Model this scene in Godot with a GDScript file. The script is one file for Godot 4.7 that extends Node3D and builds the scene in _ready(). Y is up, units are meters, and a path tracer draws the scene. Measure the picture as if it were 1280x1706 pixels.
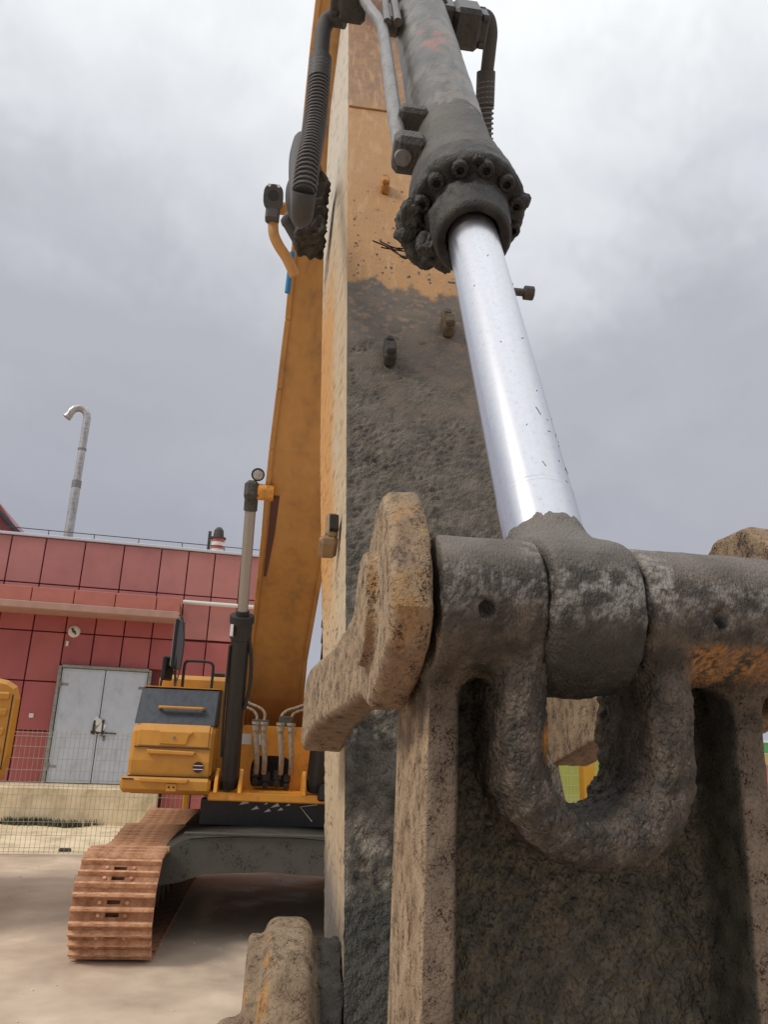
extends Node3D
# A muddy excavator arm seen from just in front of its bucket link, a red clad building behind, overcast sky.

const T0 := 10.2          # distance from the camera to the middle of the excavator
const YAW := 7.0          # the excavator's heading
const BYAW := 13.2        # the building's heading
const BT := 19.5          # distance to the building's wall

var mats := {}
var fn_a: FastNoiseLite
var fn_b: FastNoiseLite
var fn_c: FastNoiseLite
var fn_cell: FastNoiseLite
var tex := {}
var exc: Node3D
var rng := RandomNumberGenerator.new()


# ------------------------------------------------------------------ mesh builder
class Mb:
	var v := PackedVector3Array()
	var n := PackedVector3Array()
	var c := PackedColorArray()
	var uv := PackedVector2Array()
	var col := Color(1, 1, 1)

	func tri(a: Vector3, b: Vector3, d: Vector3, na: Vector3, nb: Vector3, nd: Vector3) -> void:
		var cr := (b - a).cross(d - a)
		if cr.dot(na + nb + nd) > 0.0:
			v.append_array([a, d, b]); n.append_array([na, nd, nb])
		else:
			v.append_array([a, b, d]); n.append_array([na, nb, nd])
		c.append_array([col, col, col])

	func quad(a: Vector3, b: Vector3, d: Vector3, e: Vector3, nn: Vector3) -> void:
		tri(a, b, d, nn, nn, nn); tri(a, d, e, nn, nn, nn)

	func quadn(a: Vector3, b: Vector3, d: Vector3, e: Vector3, na: Vector3, nb: Vector3, nd: Vector3, ne: Vector3) -> void:
		tri(a, b, d, na, nb, nd); tri(a, d, e, na, nd, ne)

	# a box with chamfered edges
	func box(ctr: Vector3, size: Vector3, bev := 0.0, x := Basis.IDENTITY) -> void:
		var h := size * 0.5
		var b: float = minf(bev, minf(h.x, minf(h.y, h.z)) * 0.95)
		if b <= 0.0:
			for ax in 3:
				for sg in [-1.0, 1.0]:
					var nn := Vector3.ZERO; nn[ax] = sg
					var a1 := (ax + 1) % 3; var a2 := (ax + 2) % 3
					var p: Array[Vector3] = []
					for q in [[-1, -1], [1, -1], [1, 1], [-1, 1]]:
						var w := Vector3.ZERO; w[ax] = sg * h[ax]; w[a1] = q[0] * h[a1]; w[a2] = q[1] * h[a2]
						p.append(ctr + x * w)
					quad(p[0], p[1], p[2], p[3], x * nn)
			return
		for ax in 3:
			var a1 := (ax + 1) % 3; var a2 := (ax + 2) % 3
			for sg in [-1.0, 1.0]:
				var nn := Vector3.ZERO; nn[ax] = sg
				var p: Array[Vector3] = []
				for q in [[-1, -1], [1, -1], [1, 1], [-1, 1]]:
					var w := Vector3.ZERO; w[ax] = sg * h[ax]; w[a1] = q[0] * (h[a1] - b); w[a2] = q[1] * (h[a2] - b)
					p.append(ctr + x * w)
				quad(p[0], p[1], p[2], p[3], x * nn)
			for s1 in [-1.0, 1.0]:
				for s2 in [-1.0, 1.0]:
					var nn2 := Vector3.ZERO; nn2[a1] = s1; nn2[a2] = s2
					var w0 := Vector3.ZERO; var w1 := Vector3.ZERO
					w0[a1] = s1 * h[a1]; w0[a2] = s2 * (h[a2] - b); w0[ax] = h[ax] - b
					w1[a1] = s1 * (h[a1] - b); w1[a2] = s2 * h[a2]; w1[ax] = h[ax] - b
					var m0 := w0; m0[ax] = -m0[ax]
					var m1 := w1; m1[ax] = -m1[ax]
					quad(ctr + x * w0, ctr + x * w1, ctr + x * m1, ctr + x * m0, (x * nn2).normalized())
		for sx in [-1.0, 1.0]:
			for sy in [-1.0, 1.0]:
				for sz in [-1.0, 1.0]:
					var nn3 := (x * Vector3(sx, sy, sz)).normalized()
					tri(ctr + x * Vector3(sx * h.x, sy * (h.y - b), sz * (h.z - b)), ctr + x * Vector3(sx * (h.x - b), sy * h.y, sz * (h.z - b)), ctr + x * Vector3(sx * (h.x - b), sy * (h.y - b), sz * h.z), nn3, nn3, nn3)

	# a polygon in a plane (origin o, axes ex, ey) pushed along ez by depth, with chamfered rims
	func prism(pts: PackedVector2Array, o: Vector3, ex: Vector3, ey: Vector3, depth: Vector3, bev := 0.0) -> void:
		var ez := depth.normalized()
		var dl := depth.length()
		var inner := pts
		if bev > 0.0:
			inner = inset(pts, bev)
		var ti := Geometry2D.triangulate_polygon(inner)
		for k in range(0, ti.size(), 3):
			for side in 2:
				var off := ez * (dl if side == 1 else 0.0)
				var nn := ez if side == 1 else -ez
				tri(o + off + ex * inner[ti[k]].x + ey * inner[ti[k]].y, o + off + ex * inner[ti[k + 1]].x + ey * inner[ti[k + 1]].y, o + off + ex * inner[ti[k + 2]].x + ey * inner[ti[k + 2]].y, nn, nn, nn)
		var area := 0.0
		for i in pts.size():
			area += pts[i].cross(pts[(i + 1) % pts.size()])
		var sg := 1.0 if area > 0.0 else -1.0
		for i in pts.size():
			var j := (i + 1) % pts.size()
			var e := (pts[j] - pts[i]).normalized()
			var nn2 := (ex * e.y - ey * e.x) * sg
			var a := o + ex * pts[i].x + ey * pts[i].y
			var b := o + ex * pts[j].x + ey * pts[j].y
			quad(a + ez * bev, b + ez * bev, b + ez * (dl - bev), a + ez * (dl - bev), nn2)
			if bev > 0.0:
				var ai := o + ex * inner[i].x + ey * inner[i].y
				var bi := o + ex * inner[j].x + ey * inner[j].y
				quad(a + ez * bev, b + ez * bev, bi, ai, (nn2 - ez).normalized())
				quad(a + ez * (dl - bev), b + ez * (dl - bev), bi + ez * dl, ai + ez * dl, (nn2 + ez).normalized())

	func inset(pts: PackedVector2Array, d: float) -> PackedVector2Array:
		var area := 0.0
		for i in pts.size():
			area += pts[i].cross(pts[(i + 1) % pts.size()])
		var sg := 1.0 if area > 0.0 else -1.0
		var r := PackedVector2Array()
		for i in pts.size():
			var p := pts[(i + pts.size() - 1) % pts.size()]
			var q := pts[(i + 1) % pts.size()]
			var e0 := (pts[i] - p).normalized(); var e1 := (q - pts[i]).normalized()
			var n0 := Vector2(-e0.y, e0.x) * sg; var n1 := Vector2(-e1.y, e1.x) * sg
			var m := (n0 + n1).normalized()
			r.append(pts[i] + m * (d / maxf(0.35, m.dot(n0))))
		return r

	# a round bar along a path; radii may be one number or one per point
	func tube(path: PackedVector3Array, rad, seg := 12, caps := true) -> void:
		var m := path.size()
		var tan0 := (path[1] - path[0]).normalized()
		var u := tan0.cross(Vector3.UP if absf(tan0.y) < 0.9 else Vector3.RIGHT).normalized()
		var rings: Array = []; var norms: Array = []
		for i in m:
			var t := (path[mini(i + 1, m - 1)] - path[maxi(i - 1, 0)]).normalized()
			u = (u - t * u.dot(t)).normalized()
			var w := t.cross(u)
			var r: float = rad[i] if rad is Array or rad is PackedFloat32Array else rad
			var ring := PackedVector3Array(); var nr := PackedVector3Array()
			for k in seg:
				var a := TAU * k / seg
				var d := u * cos(a) + w * sin(a)
				nr.append(d); ring.append(path[i] + d * r)
			rings.append(ring); norms.append(nr)
		for i in m - 1:
			for k in seg:
				var k2 := (k + 1) % seg
				quadn(rings[i][k], rings[i][k2], rings[i + 1][k2], rings[i + 1][k], norms[i][k], norms[i][k2], norms[i + 1][k2], norms[i + 1][k])
		if caps:
			for e in [0, m - 1]:
				var t := (path[1] - path[0]).normalized() * -1.0 if e == 0 else (path[m - 1] - path[m - 2]).normalized()
				for k in range(1, seg - 1):
					tri(rings[e][0], rings[e][k], rings[e][k + 1], t, t, t)

	# a profile of (distance along axis, radius) turned about an axis from a
	func lathe(prof: PackedVector2Array, a: Vector3, axis: Vector3, seg := 24) -> void:
		var t := axis.normalized()
		var u := t.cross(Vector3.UP if absf(t.y) < 0.9 else Vector3.RIGHT).normalized()
		var w := t.cross(u)
		for i in prof.size() - 1:
			var p := prof[i]; var q := prof[i + 1]
			var e := (q - p).normalized()
			for k in seg:
				var a0 := TAU * k / seg; var a1 := TAU * (k + 1) / seg
				var d0 := u * cos(a0) + w * sin(a0); var d1 := u * cos(a1) + w * sin(a1)
				var n0 := (d0 * e.x - t * e.y).normalized(); var n1 := (d1 * e.x - t * e.y).normalized()
				quadn(a + t * p.x + d0 * p.y, a + t * p.x + d1 * p.y, a + t * q.x + d1 * q.y, a + t * q.x + d0 * q.y, n0, n1, n1, n0)

	func bar(a: Vector3, b: Vector3, w: float, h: float, bev := 0.0, up := Vector3.UP) -> void:
		var z := (b - a).normalized()
		var x := up.cross(z).normalized() if absf(up.dot(z)) < 0.98 else Vector3.RIGHT.cross(z).normalized()
		box((a + b) * 0.5, Vector3(w, h, (b - a).length()), bev, Basis(x, z.cross(x), z))

	func mesh() -> ArrayMesh:
		var m := ArrayMesh.new()
		var arr := []; arr.resize(Mesh.ARRAY_MAX)
		arr[Mesh.ARRAY_VERTEX] = v; arr[Mesh.ARRAY_NORMAL] = n; arr[Mesh.ARRAY_COLOR] = c
		m.add_surface_from_arrays(Mesh.PRIMITIVE_TRIANGLES, arr)
		return m


# ------------------------------------------------------------------ scene helpers
func put(called: String, m, mat: Material, parent: Node = self) -> MeshInstance3D:
	var o := MeshInstance3D.new()
	o.name = called
	o.mesh = m.mesh() if m is Mb else m
	o.material_override = mat
	parent.add_child(o, true)
	return o


func tag(o: Node, label := "", category := "", group := "", kind := "") -> Node:
	if label: o.set_meta("label", label)
	if category: o.set_meta("category", category)
	if group: o.set_meta("group", group)
	if kind: o.set_meta("kind", kind)
	return o


func root_at(called: String, at: Vector3, turn := 0.0) -> Node3D:
	var o := Node3D.new()
	o.name = called; o.position = at; o.rotation.y = deg_to_rad(turn)
	add_child(o, true)
	return o


func V(s: float, h: float, t: float) -> Vector3:      # right, up and away, in the excavator's own axes
	return Vector3(s, h, T0 - t)


func B(s: float, h: float, t := BT) -> Vector3:       # the same in the building's
	return Vector3(s, h, BT - t)


func curve(pts: Array, steps := 8) -> PackedVector3Array:
	var r := PackedVector3Array()
	for i in pts.size() - 1:
		var p0: Vector3 = pts[maxi(i - 1, 0)]; var p1: Vector3 = pts[i]; var p2: Vector3 = pts[i + 1]; var p3: Vector3 = pts[mini(i + 2, pts.size() - 1)]
		for k in steps:
			r.append(p1.cubic_interpolate(p2, p0, p3, float(k) / steps))
	r.append(pts[-1])
	return r


func noise(seed_: int, freq: float, oct := 4, type := FastNoiseLite.TYPE_SIMPLEX_SMOOTH) -> FastNoiseLite:
	var f := FastNoiseLite.new()
	f.seed = seed_; f.frequency = freq; f.noise_type = type; f.fractal_octaves = oct
	if oct < 2: f.fractal_type = FastNoiseLite.FRACTAL_NONE
	return f


func bytes_of(f: FastNoiseLite, size := 512) -> PackedByteArray:
	var im := f.get_seamless_image(size, size)
	im.convert(Image.FORMAT_L8)
	return im.get_data()


func grey_tex(data: PackedByteArray, size := 512) -> ImageTexture:
	return ImageTexture.create_from_image(Image.create_from_data(size, size, false, Image.FORMAT_L8, data))


func ramp_tex(data: PackedByteArray, offs: Array, cols: Array, size := 512) -> ImageTexture:
	var g := Gradient.new()
	g.offsets = PackedFloat32Array(offs); g.colors = PackedColorArray(cols)
	var lut: Array[PackedByteArray] = []
	for i in 256:
		var c := g.sample(i / 255.0)
		lut.append(PackedByteArray([c.r8, c.g8, c.b8]))
	var out := PackedByteArray()
	for b in data: out.append_array(lut[b])
	return ImageTexture.create_from_image(Image.create_from_data(size, size, false, Image.FORMAT_RGB8, out))


func blend(a: PackedByteArray, b: PackedByteArray, k: float) -> PackedByteArray:
	var r := PackedByteArray(); r.resize(a.size())
	for i in a.size(): r[i] = int(a[i] * (1.0 - k) + b[i] * k)
	return r


func lin(r: float, g: float, b: float) -> Color:      # a linear base colour as the sRGB that materials take
	return Color(r, g, b).linear_to_srgb()


func mat(called: String, c: Color, rough := 0.6, metal := 0.0, t: Texture2D = null, scale := Vector3.ONE, bump: Texture2D = null, bump_cm := 0.0, vcol := false) -> StandardMaterial3D:
	var m := StandardMaterial3D.new()
	m.resource_name = called
	m.albedo_color = c; m.roughness = rough; m.metallic = metal
	if t: m.albedo_texture = t
	if bump:
		m.heightmap_enabled = true; m.heightmap_texture = bump; m.heightmap_scale = bump_cm
	if t or bump:
		m.uv1_triplanar = true; m.uv1_scale = scale; m.uv1_triplanar_sharpness = 4.0
	m.vertex_color_use_as_albedo = vcol
	mats[called] = m
	return m


func ss(a: float, b: float, x: float) -> float:
	return smoothstep(a, b, x) if a < b else 1.0 - smoothstep(b, a, x)


# ------------------------------------------------------------------ surface nets
func smin(a: float, b: float, k: float) -> float:
	var h := clampf(0.5 + 0.5 * (b - a) / k, 0.0, 1.0)
	return lerpf(b, a, h) - k * h * (1.0 - h)


func sd_box(p: Vector3, c: Vector3, half: Vector3, r: float) -> float:
	var q := (p - c).abs() - half + Vector3(r, r, r)
	return Vector3(maxf(q.x, 0), maxf(q.y, 0), maxf(q.z, 0)).length() + minf(maxf(q.x, maxf(q.y, q.z)), 0.0) - r


func sd_cyl_s(p: Vector3, c: Vector3, hl: float, rad: float, r: float) -> float:   # a round bar across the machine
	var d := Vector2(Vector2(p.y - c.y, p.z - c.z).length() - rad + r, absf(p.x - c.x) - hl + r)
	return minf(maxf(d.x, d.y), 0.0) + Vector2(maxf(d.x, 0), maxf(d.y, 0)).length() - r


func sd_cap(p: Vector3, a: Vector3, b: Vector3, ra: float, rb: float) -> float:
	var ba := b - a
	var t := clampf((p - a).dot(ba) / ba.length_squared(), 0.0, 1.0)
	return (p - a - ba * t).length() - lerpf(ra, rb, t)


func sd_poly(p: Vector2, v: PackedVector2Array) -> float:
	var d := (p - v[0]).length_squared()
	var s := 1.0
	var j := v.size() - 1
	for i in v.size():
		var e := v[j] - v[i]
		var w := p - v[i]
		var b := w - e * clampf(w.dot(e) / e.length_squared(), 0.0, 1.0)
		d = minf(d, b.length_squared())
		var c1 := p.y >= v[i].y; var c2 := p.y < v[j].y; var c3 := e.x * w.y > e.y * w.x
		if (c1 and c2 and c3) or (not c1 and not c2 and not c3): s = -s
		j = i
	return s * sqrt(d)


func sdf_mesh(f: Callable, lo: Vector3, hi: Vector3, cell: float, disp: Callable, colour: Callable) -> ArrayMesh:
	var nx := int(ceil((hi.x - lo.x) / cell / 4.0)) * 4
	var ny := int(ceil((hi.y - lo.y) / cell / 4.0)) * 4
	var nz := int(ceil((hi.z - lo.z) / cell / 4.0)) * 4
	var px := nx + 1; var pxy := (nx + 1) * (ny + 1)
	var val := PackedFloat32Array(); val.resize(pxy * (nz + 1)); val.fill(1e9)
	var blocks: Array[Vector3i] = []
	var lim := cell * 4.0 * 0.9
	for bz in nz / 4:
		for by in ny / 4:
			for bx in nx / 4:
				var ctr := lo + Vector3(bx * 4 + 2, by * 4 + 2, bz * 4 + 2) * cell
				if absf(f.call(ctr)) > lim: continue
				blocks.append(Vector3i(bx * 4, by * 4, bz * 4))
				for k in 5:
					for j in 5:
						var at := bx * 4 + (by * 4 + j) * px + (bz * 4 + k) * pxy
						for i in 5:
							if val[at + i] > 1e8:
								val[at + i] = f.call(lo + Vector3(bx * 4 + i, by * 4 + j, bz * 4 + k) * cell)
	var vid := PackedInt32Array(); vid.resize(val.size()); vid.fill(-1)
	var vs := PackedVector3Array()
	var cells: Array[Vector3i] = []
	var corner := [0, 1, px, px + 1, pxy, pxy + 1, pxy + px, pxy + px + 1]
	var cpos := [Vector3(0, 0, 0), Vector3(1, 0, 0), Vector3(0, 1, 0), Vector3(1, 1, 0), Vector3(0, 0, 1), Vector3(1, 0, 1), Vector3(0, 1, 1), Vector3(1, 1, 1)]
	var edges := [[0, 1], [2, 3], [4, 5], [6, 7], [0, 2], [1, 3], [4, 6], [5, 7], [0, 4], [1, 5], [2, 6], [3, 7]]
	for b in blocks:
		for k in 4:
			for j in 4:
				for i in 4:
					var at := b.x + i + (b.y + j) * px + (b.z + k) * pxy
					var inside := 0
					for q in 8:
						if val[at + corner[q]] < 0.0: inside += 1
					if inside == 0 or inside == 8: continue
					var sum := Vector3.ZERO; var cnt := 0
					for e in edges:
						var d0 := val[at + corner[e[0]]]; var d1 := val[at + corner[e[1]]]
						if (d0 < 0.0) != (d1 < 0.0):
							sum += cpos[e[0]].lerp(cpos[e[1]], d0 / (d0 - d1)); cnt += 1
					vid[at] = vs.size()
					cells.append(Vector3i(b.x + i, b.y + j, b.z + k))
					vs.append(lo + (Vector3(b.x + i, b.y + j, b.z + k) + sum / cnt) * cell)
	var idx := PackedInt32Array()
	for c in cells:
		var at := c.x + c.y * px + c.z * pxy
		var d0 := val[at]
		for ax in 3:
			var st: int = [1, px, pxy][ax]
			var u: int = [px, pxy, 1][ax]
			var w: int = [pxy, 1, px][ax]
			var d1 := val[at + st]
			if (d0 < 0.0) == (d1 < 0.0) or at - u - w < 0: continue
			var a := vid[at]; var b2 := vid[at - u]; var c2 := vid[at - u - w]; var e2 := vid[at - w]
			if a < 0 or b2 < 0 or c2 < 0 or e2 < 0: continue
			if d0 < 0.0: idx.append_array([a, c2, b2, a, e2, c2])
			else: idx.append_array([a, b2, c2, a, c2, e2])
	return finish(vs, idx, disp, colour)


# moves the points of an indexed mesh outwards by disp(point, normal), then sets normals and colours
func finish(vs: PackedVector3Array, idx: PackedInt32Array, disp: Callable, colour: Callable) -> ArrayMesh:
	var ns := normals_of(vs, idx)
	if disp.is_valid():
		for i in vs.size(): vs[i] += ns[i] * float(disp.call(vs[i], ns[i]))
	var n2 := normals_of(vs, idx)
	var cs := PackedColorArray(); cs.resize(vs.size())
	for i in vs.size(): cs[i] = colour.call(vs[i], ns[i])
	var m := ArrayMesh.new()
	var arr := []; arr.resize(Mesh.ARRAY_MAX)
	arr[Mesh.ARRAY_VERTEX] = vs; arr[Mesh.ARRAY_NORMAL] = n2; arr[Mesh.ARRAY_COLOR] = cs; arr[Mesh.ARRAY_INDEX] = idx
	m.add_surface_from_arrays(Mesh.PRIMITIVE_TRIANGLES, arr)
	return m


# parts one mesh into several by what kind() says of each triangle's middle
func split_mesh(m: ArrayMesh, kind: Callable, count: int) -> Array:
	var arr := m.surface_get_arrays(0)
	var vs: PackedVector3Array = arr[Mesh.ARRAY_VERTEX]; var ns: PackedVector3Array = arr[Mesh.ARRAY_NORMAL]
	var cs: PackedColorArray = arr[Mesh.ARRAY_COLOR]; var idx: PackedInt32Array = arr[Mesh.ARRAY_INDEX]
	var lists: Array = []
	for i in count: lists.append(PackedInt32Array())
	for k in range(0, idx.size(), 3):
		var q: int = kind.call((vs[idx[k]] + vs[idx[k + 1]] + vs[idx[k + 2]]) / 3.0)
		lists[q].append_array([idx[k], idx[k + 1], idx[k + 2]])
	var out := []
	for i in count:
		var map := PackedInt32Array(); map.resize(vs.size()); map.fill(-1)
		var v2 := PackedVector3Array(); var n2 := PackedVector3Array(); var c2 := PackedColorArray(); var i2 := PackedInt32Array()
		for a in lists[i]:
			if map[a] < 0:
				map[a] = v2.size(); v2.append(vs[a]); n2.append(ns[a]); c2.append(cs[a])
			i2.append(map[a])
		var o := ArrayMesh.new()
		var r := []; r.resize(Mesh.ARRAY_MAX)
		r[Mesh.ARRAY_VERTEX] = v2; r[Mesh.ARRAY_NORMAL] = n2; r[Mesh.ARRAY_COLOR] = c2; r[Mesh.ARRAY_INDEX] = i2
		if i2.size(): o.add_surface_from_arrays(Mesh.PRIMITIVE_TRIANGLES, r)
		out.append(o)
	return out


func normals_of(vs: PackedVector3Array, idx: PackedInt32Array) -> PackedVector3Array:
	var ns := PackedVector3Array(); ns.resize(vs.size())
	for k in range(0, idx.size(), 3):
		var a := idx[k]; var b := idx[k + 1]; var c := idx[k + 2]
		var g := (vs[c] - vs[a]).cross(vs[b] - vs[a])
		ns[a] += g; ns[b] += g; ns[c] += g
	for i in ns.size(): ns[i] = ns[i].normalized()
	return ns


# an indexed sheet of points pos(i, j); flip turns its outside round
func sheet(nu: int, nv: int, pos: Callable, disp: Callable, colour: Callable, flip := false, wrap := false) -> ArrayMesh:
	var vs := PackedVector3Array()
	for j in nv:
		for i in nu: vs.append(pos.call(i, j))
	var idx := PackedInt32Array()
	for j in nv - 1:
		for i in (nu if wrap else nu - 1):
			var i2 := (i + 1) % nu
			var a := i + j * nu; var b := i2 + j * nu; var c := i2 + (j + 1) * nu; var d := i + (j + 1) * nu
			if flip: idx.append_array([a, b, c, a, c, d])
			else: idx.append_array([a, c, b, a, d, c])
	return finish(vs, idx, disp, colour)


# ------------------------------------------------------------------ mud
func lumps(p: Vector3) -> float:          # about -1 .. 1, clods about 2 cm
	return fn_a.get_noise_3dv(p)


func cracks(p: Vector3) -> float:         # 0 in a crack, 1 on a plate of dried mud
	return clampf((fn_cell.get_noise_3dv(p) + 1.0) * 2.2, 0.0, 1.0)


func mixc(a: Color, b: Color, k: float) -> Color:
	return a.lerp(b, clampf(k, 0.0, 1.0))


const MUD_DARK := Color(0.050, 0.047, 0.044)
const MUD_GREY := Color(0.125, 0.115, 0.105)
const MUD_DRY := Color(0.26, 0.225, 0.185)
const DUST := Color(0.36, 0.275, 0.185)
const PALE := Color(0.52, 0.45, 0.33)
const RUST := Color(0.22, 0.10, 0.045)
const PAINT := Color(0.66, 0.345, 0.115)
const SCRAPE := Color(0.36, 0.36, 0.35)


func _ready() -> void:
	rng.seed = 7
	setup_view()
	setup_noise()
	setup_materials()
	ground()
	building()
	fence()
	exc = root_at("excavator", Vector3(0, 0, 0), YAW)
	exc.position = Basis(Vector3.UP, deg_to_rad(YAW)) * Vector3(0, 0, -T0)
	tag(exc, "large yellow excavator on tracks, its mud-caked arm and bucket link filling the foreground", "excavator")
	machine_body()
	tracks()
	boom()
	stick()
	cylinder()
	link()
	idlers()
	bucket()
	hoses()
	others()


func setup_view() -> void:
	var cam := Camera3D.new()
	cam.name = "camera"
	cam.transform = Transform3D(Basis(Vector3.RIGHT, deg_to_rad(16.05)) * Basis(Vector3.BACK, deg_to_rad(2.45)), Vector3(0, 2.1, 0))
	cam.fov = 67.33
	cam.near = 0.05; cam.far = 900.0
	add_child(cam)
	cam.current = true
	var env := Environment.new()
	env.background_mode = Environment.BG_SKY
	env.tonemap_mode = Environment.TONE_MAPPER_LINEAR
	env.tonemap_exposure = 1.15
	env.sdfgi_enabled = true; env.ssao_enabled = true; env.ssil_enabled = true
	var sky := Sky.new()
	var pano := PanoramaSkyMaterial.new()
	pano.panorama = sky_picture()
	sky.sky_material = pano
	env.sky = sky
	var we := WorldEnvironment.new()
	we.name = "world_environment"; we.environment = env
	add_child(we)
	var sun := DirectionalLight3D.new()
	sun.name = "sun"
	sun.light_energy = 0.5; sun.light_angular_distance = 16.0
	sun.light_color = Color(1.0, 0.96, 0.9)
	sun.shadow_enabled = true
	sun.rotation_degrees = Vector3(-46, -62, 0)
	add_child(sun)


# overcast: bright towards the zenith, slate grey lower down, broad soft banks of cloud
func sky_picture() -> ImageTexture:
	var w := 768; var h := 384
	var n1 := noise(11, 1.3, 5); var n2 := noise(5, 3.2, 4)
	n1.domain_warp_enabled = true; n1.domain_warp_amplitude = 0.35; n1.domain_warp_frequency = 1.2
	var low := Color(0.355, 0.37, 0.425); var mid := Color(0.41, 0.42, 0.465); var top := Color(0.88, 0.90, 0.91)
	var raw := PackedFloat32Array()
	for j in h:
		var th := PI * (j + 0.5) / h
		var y := cos(th)
		for i in w:
			var ph := TAU * ((i + 0.5) / w - 0.5)
			var d := Vector3(sin(th) * sin(ph), y, -sin(th) * cos(ph))
			var el := rad_to_deg(asin(clampf(y, -1.0, 1.0)))
			var q := Vector3(d.x, d.y * 1.7, d.z)
			var a := n1.get_noise_3dv(q)
			var b := n2.get_noise_3dv(q)
			var e2 := el + a * 13.0 + b * 1.2
			var c := low.lerp(mid, smoothstep(6.0, 24.0, e2)).lerp(Color(0.62, 0.645, 0.685), smoothstep(25.0, 41.0, e2)).lerp(top, smoothstep(36.0, 60.0, e2))
			c = c * (1.0 + 0.035 * b + 0.07 * a)
			c = c * (1.0 + 0.30 * smoothstep(50.0, 90.0, el))
			if el < 0.0: c = c.lerp(Color(0.22, 0.20, 0.18), smoothstep(0.0, -6.0, el))
			raw.append_array([c.r, c.g, c.b])
	var im := Image.create_from_data(w, h, false, Image.FORMAT_RGBF, raw.to_byte_array())
	return ImageTexture.create_from_image(im)


func setup_noise() -> void:
	fn_a = noise(3, 34.0, 4)
	fn_b = noise(9, 7.0, 4)
	fn_c = noise(21, 130.0, 3)
	fn_cell = noise(14, 60.0, 1, FastNoiseLite.TYPE_CELLULAR)
	fn_cell.cellular_return_type = FastNoiseLite.RETURN_DISTANCE2_SUB
	fn_cell.cellular_jitter = 1.1
	fn_cell.domain_warp_enabled = true; fn_cell.domain_warp_amplitude = 0.012; fn_cell.domain_warp_frequency = 40.0


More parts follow.
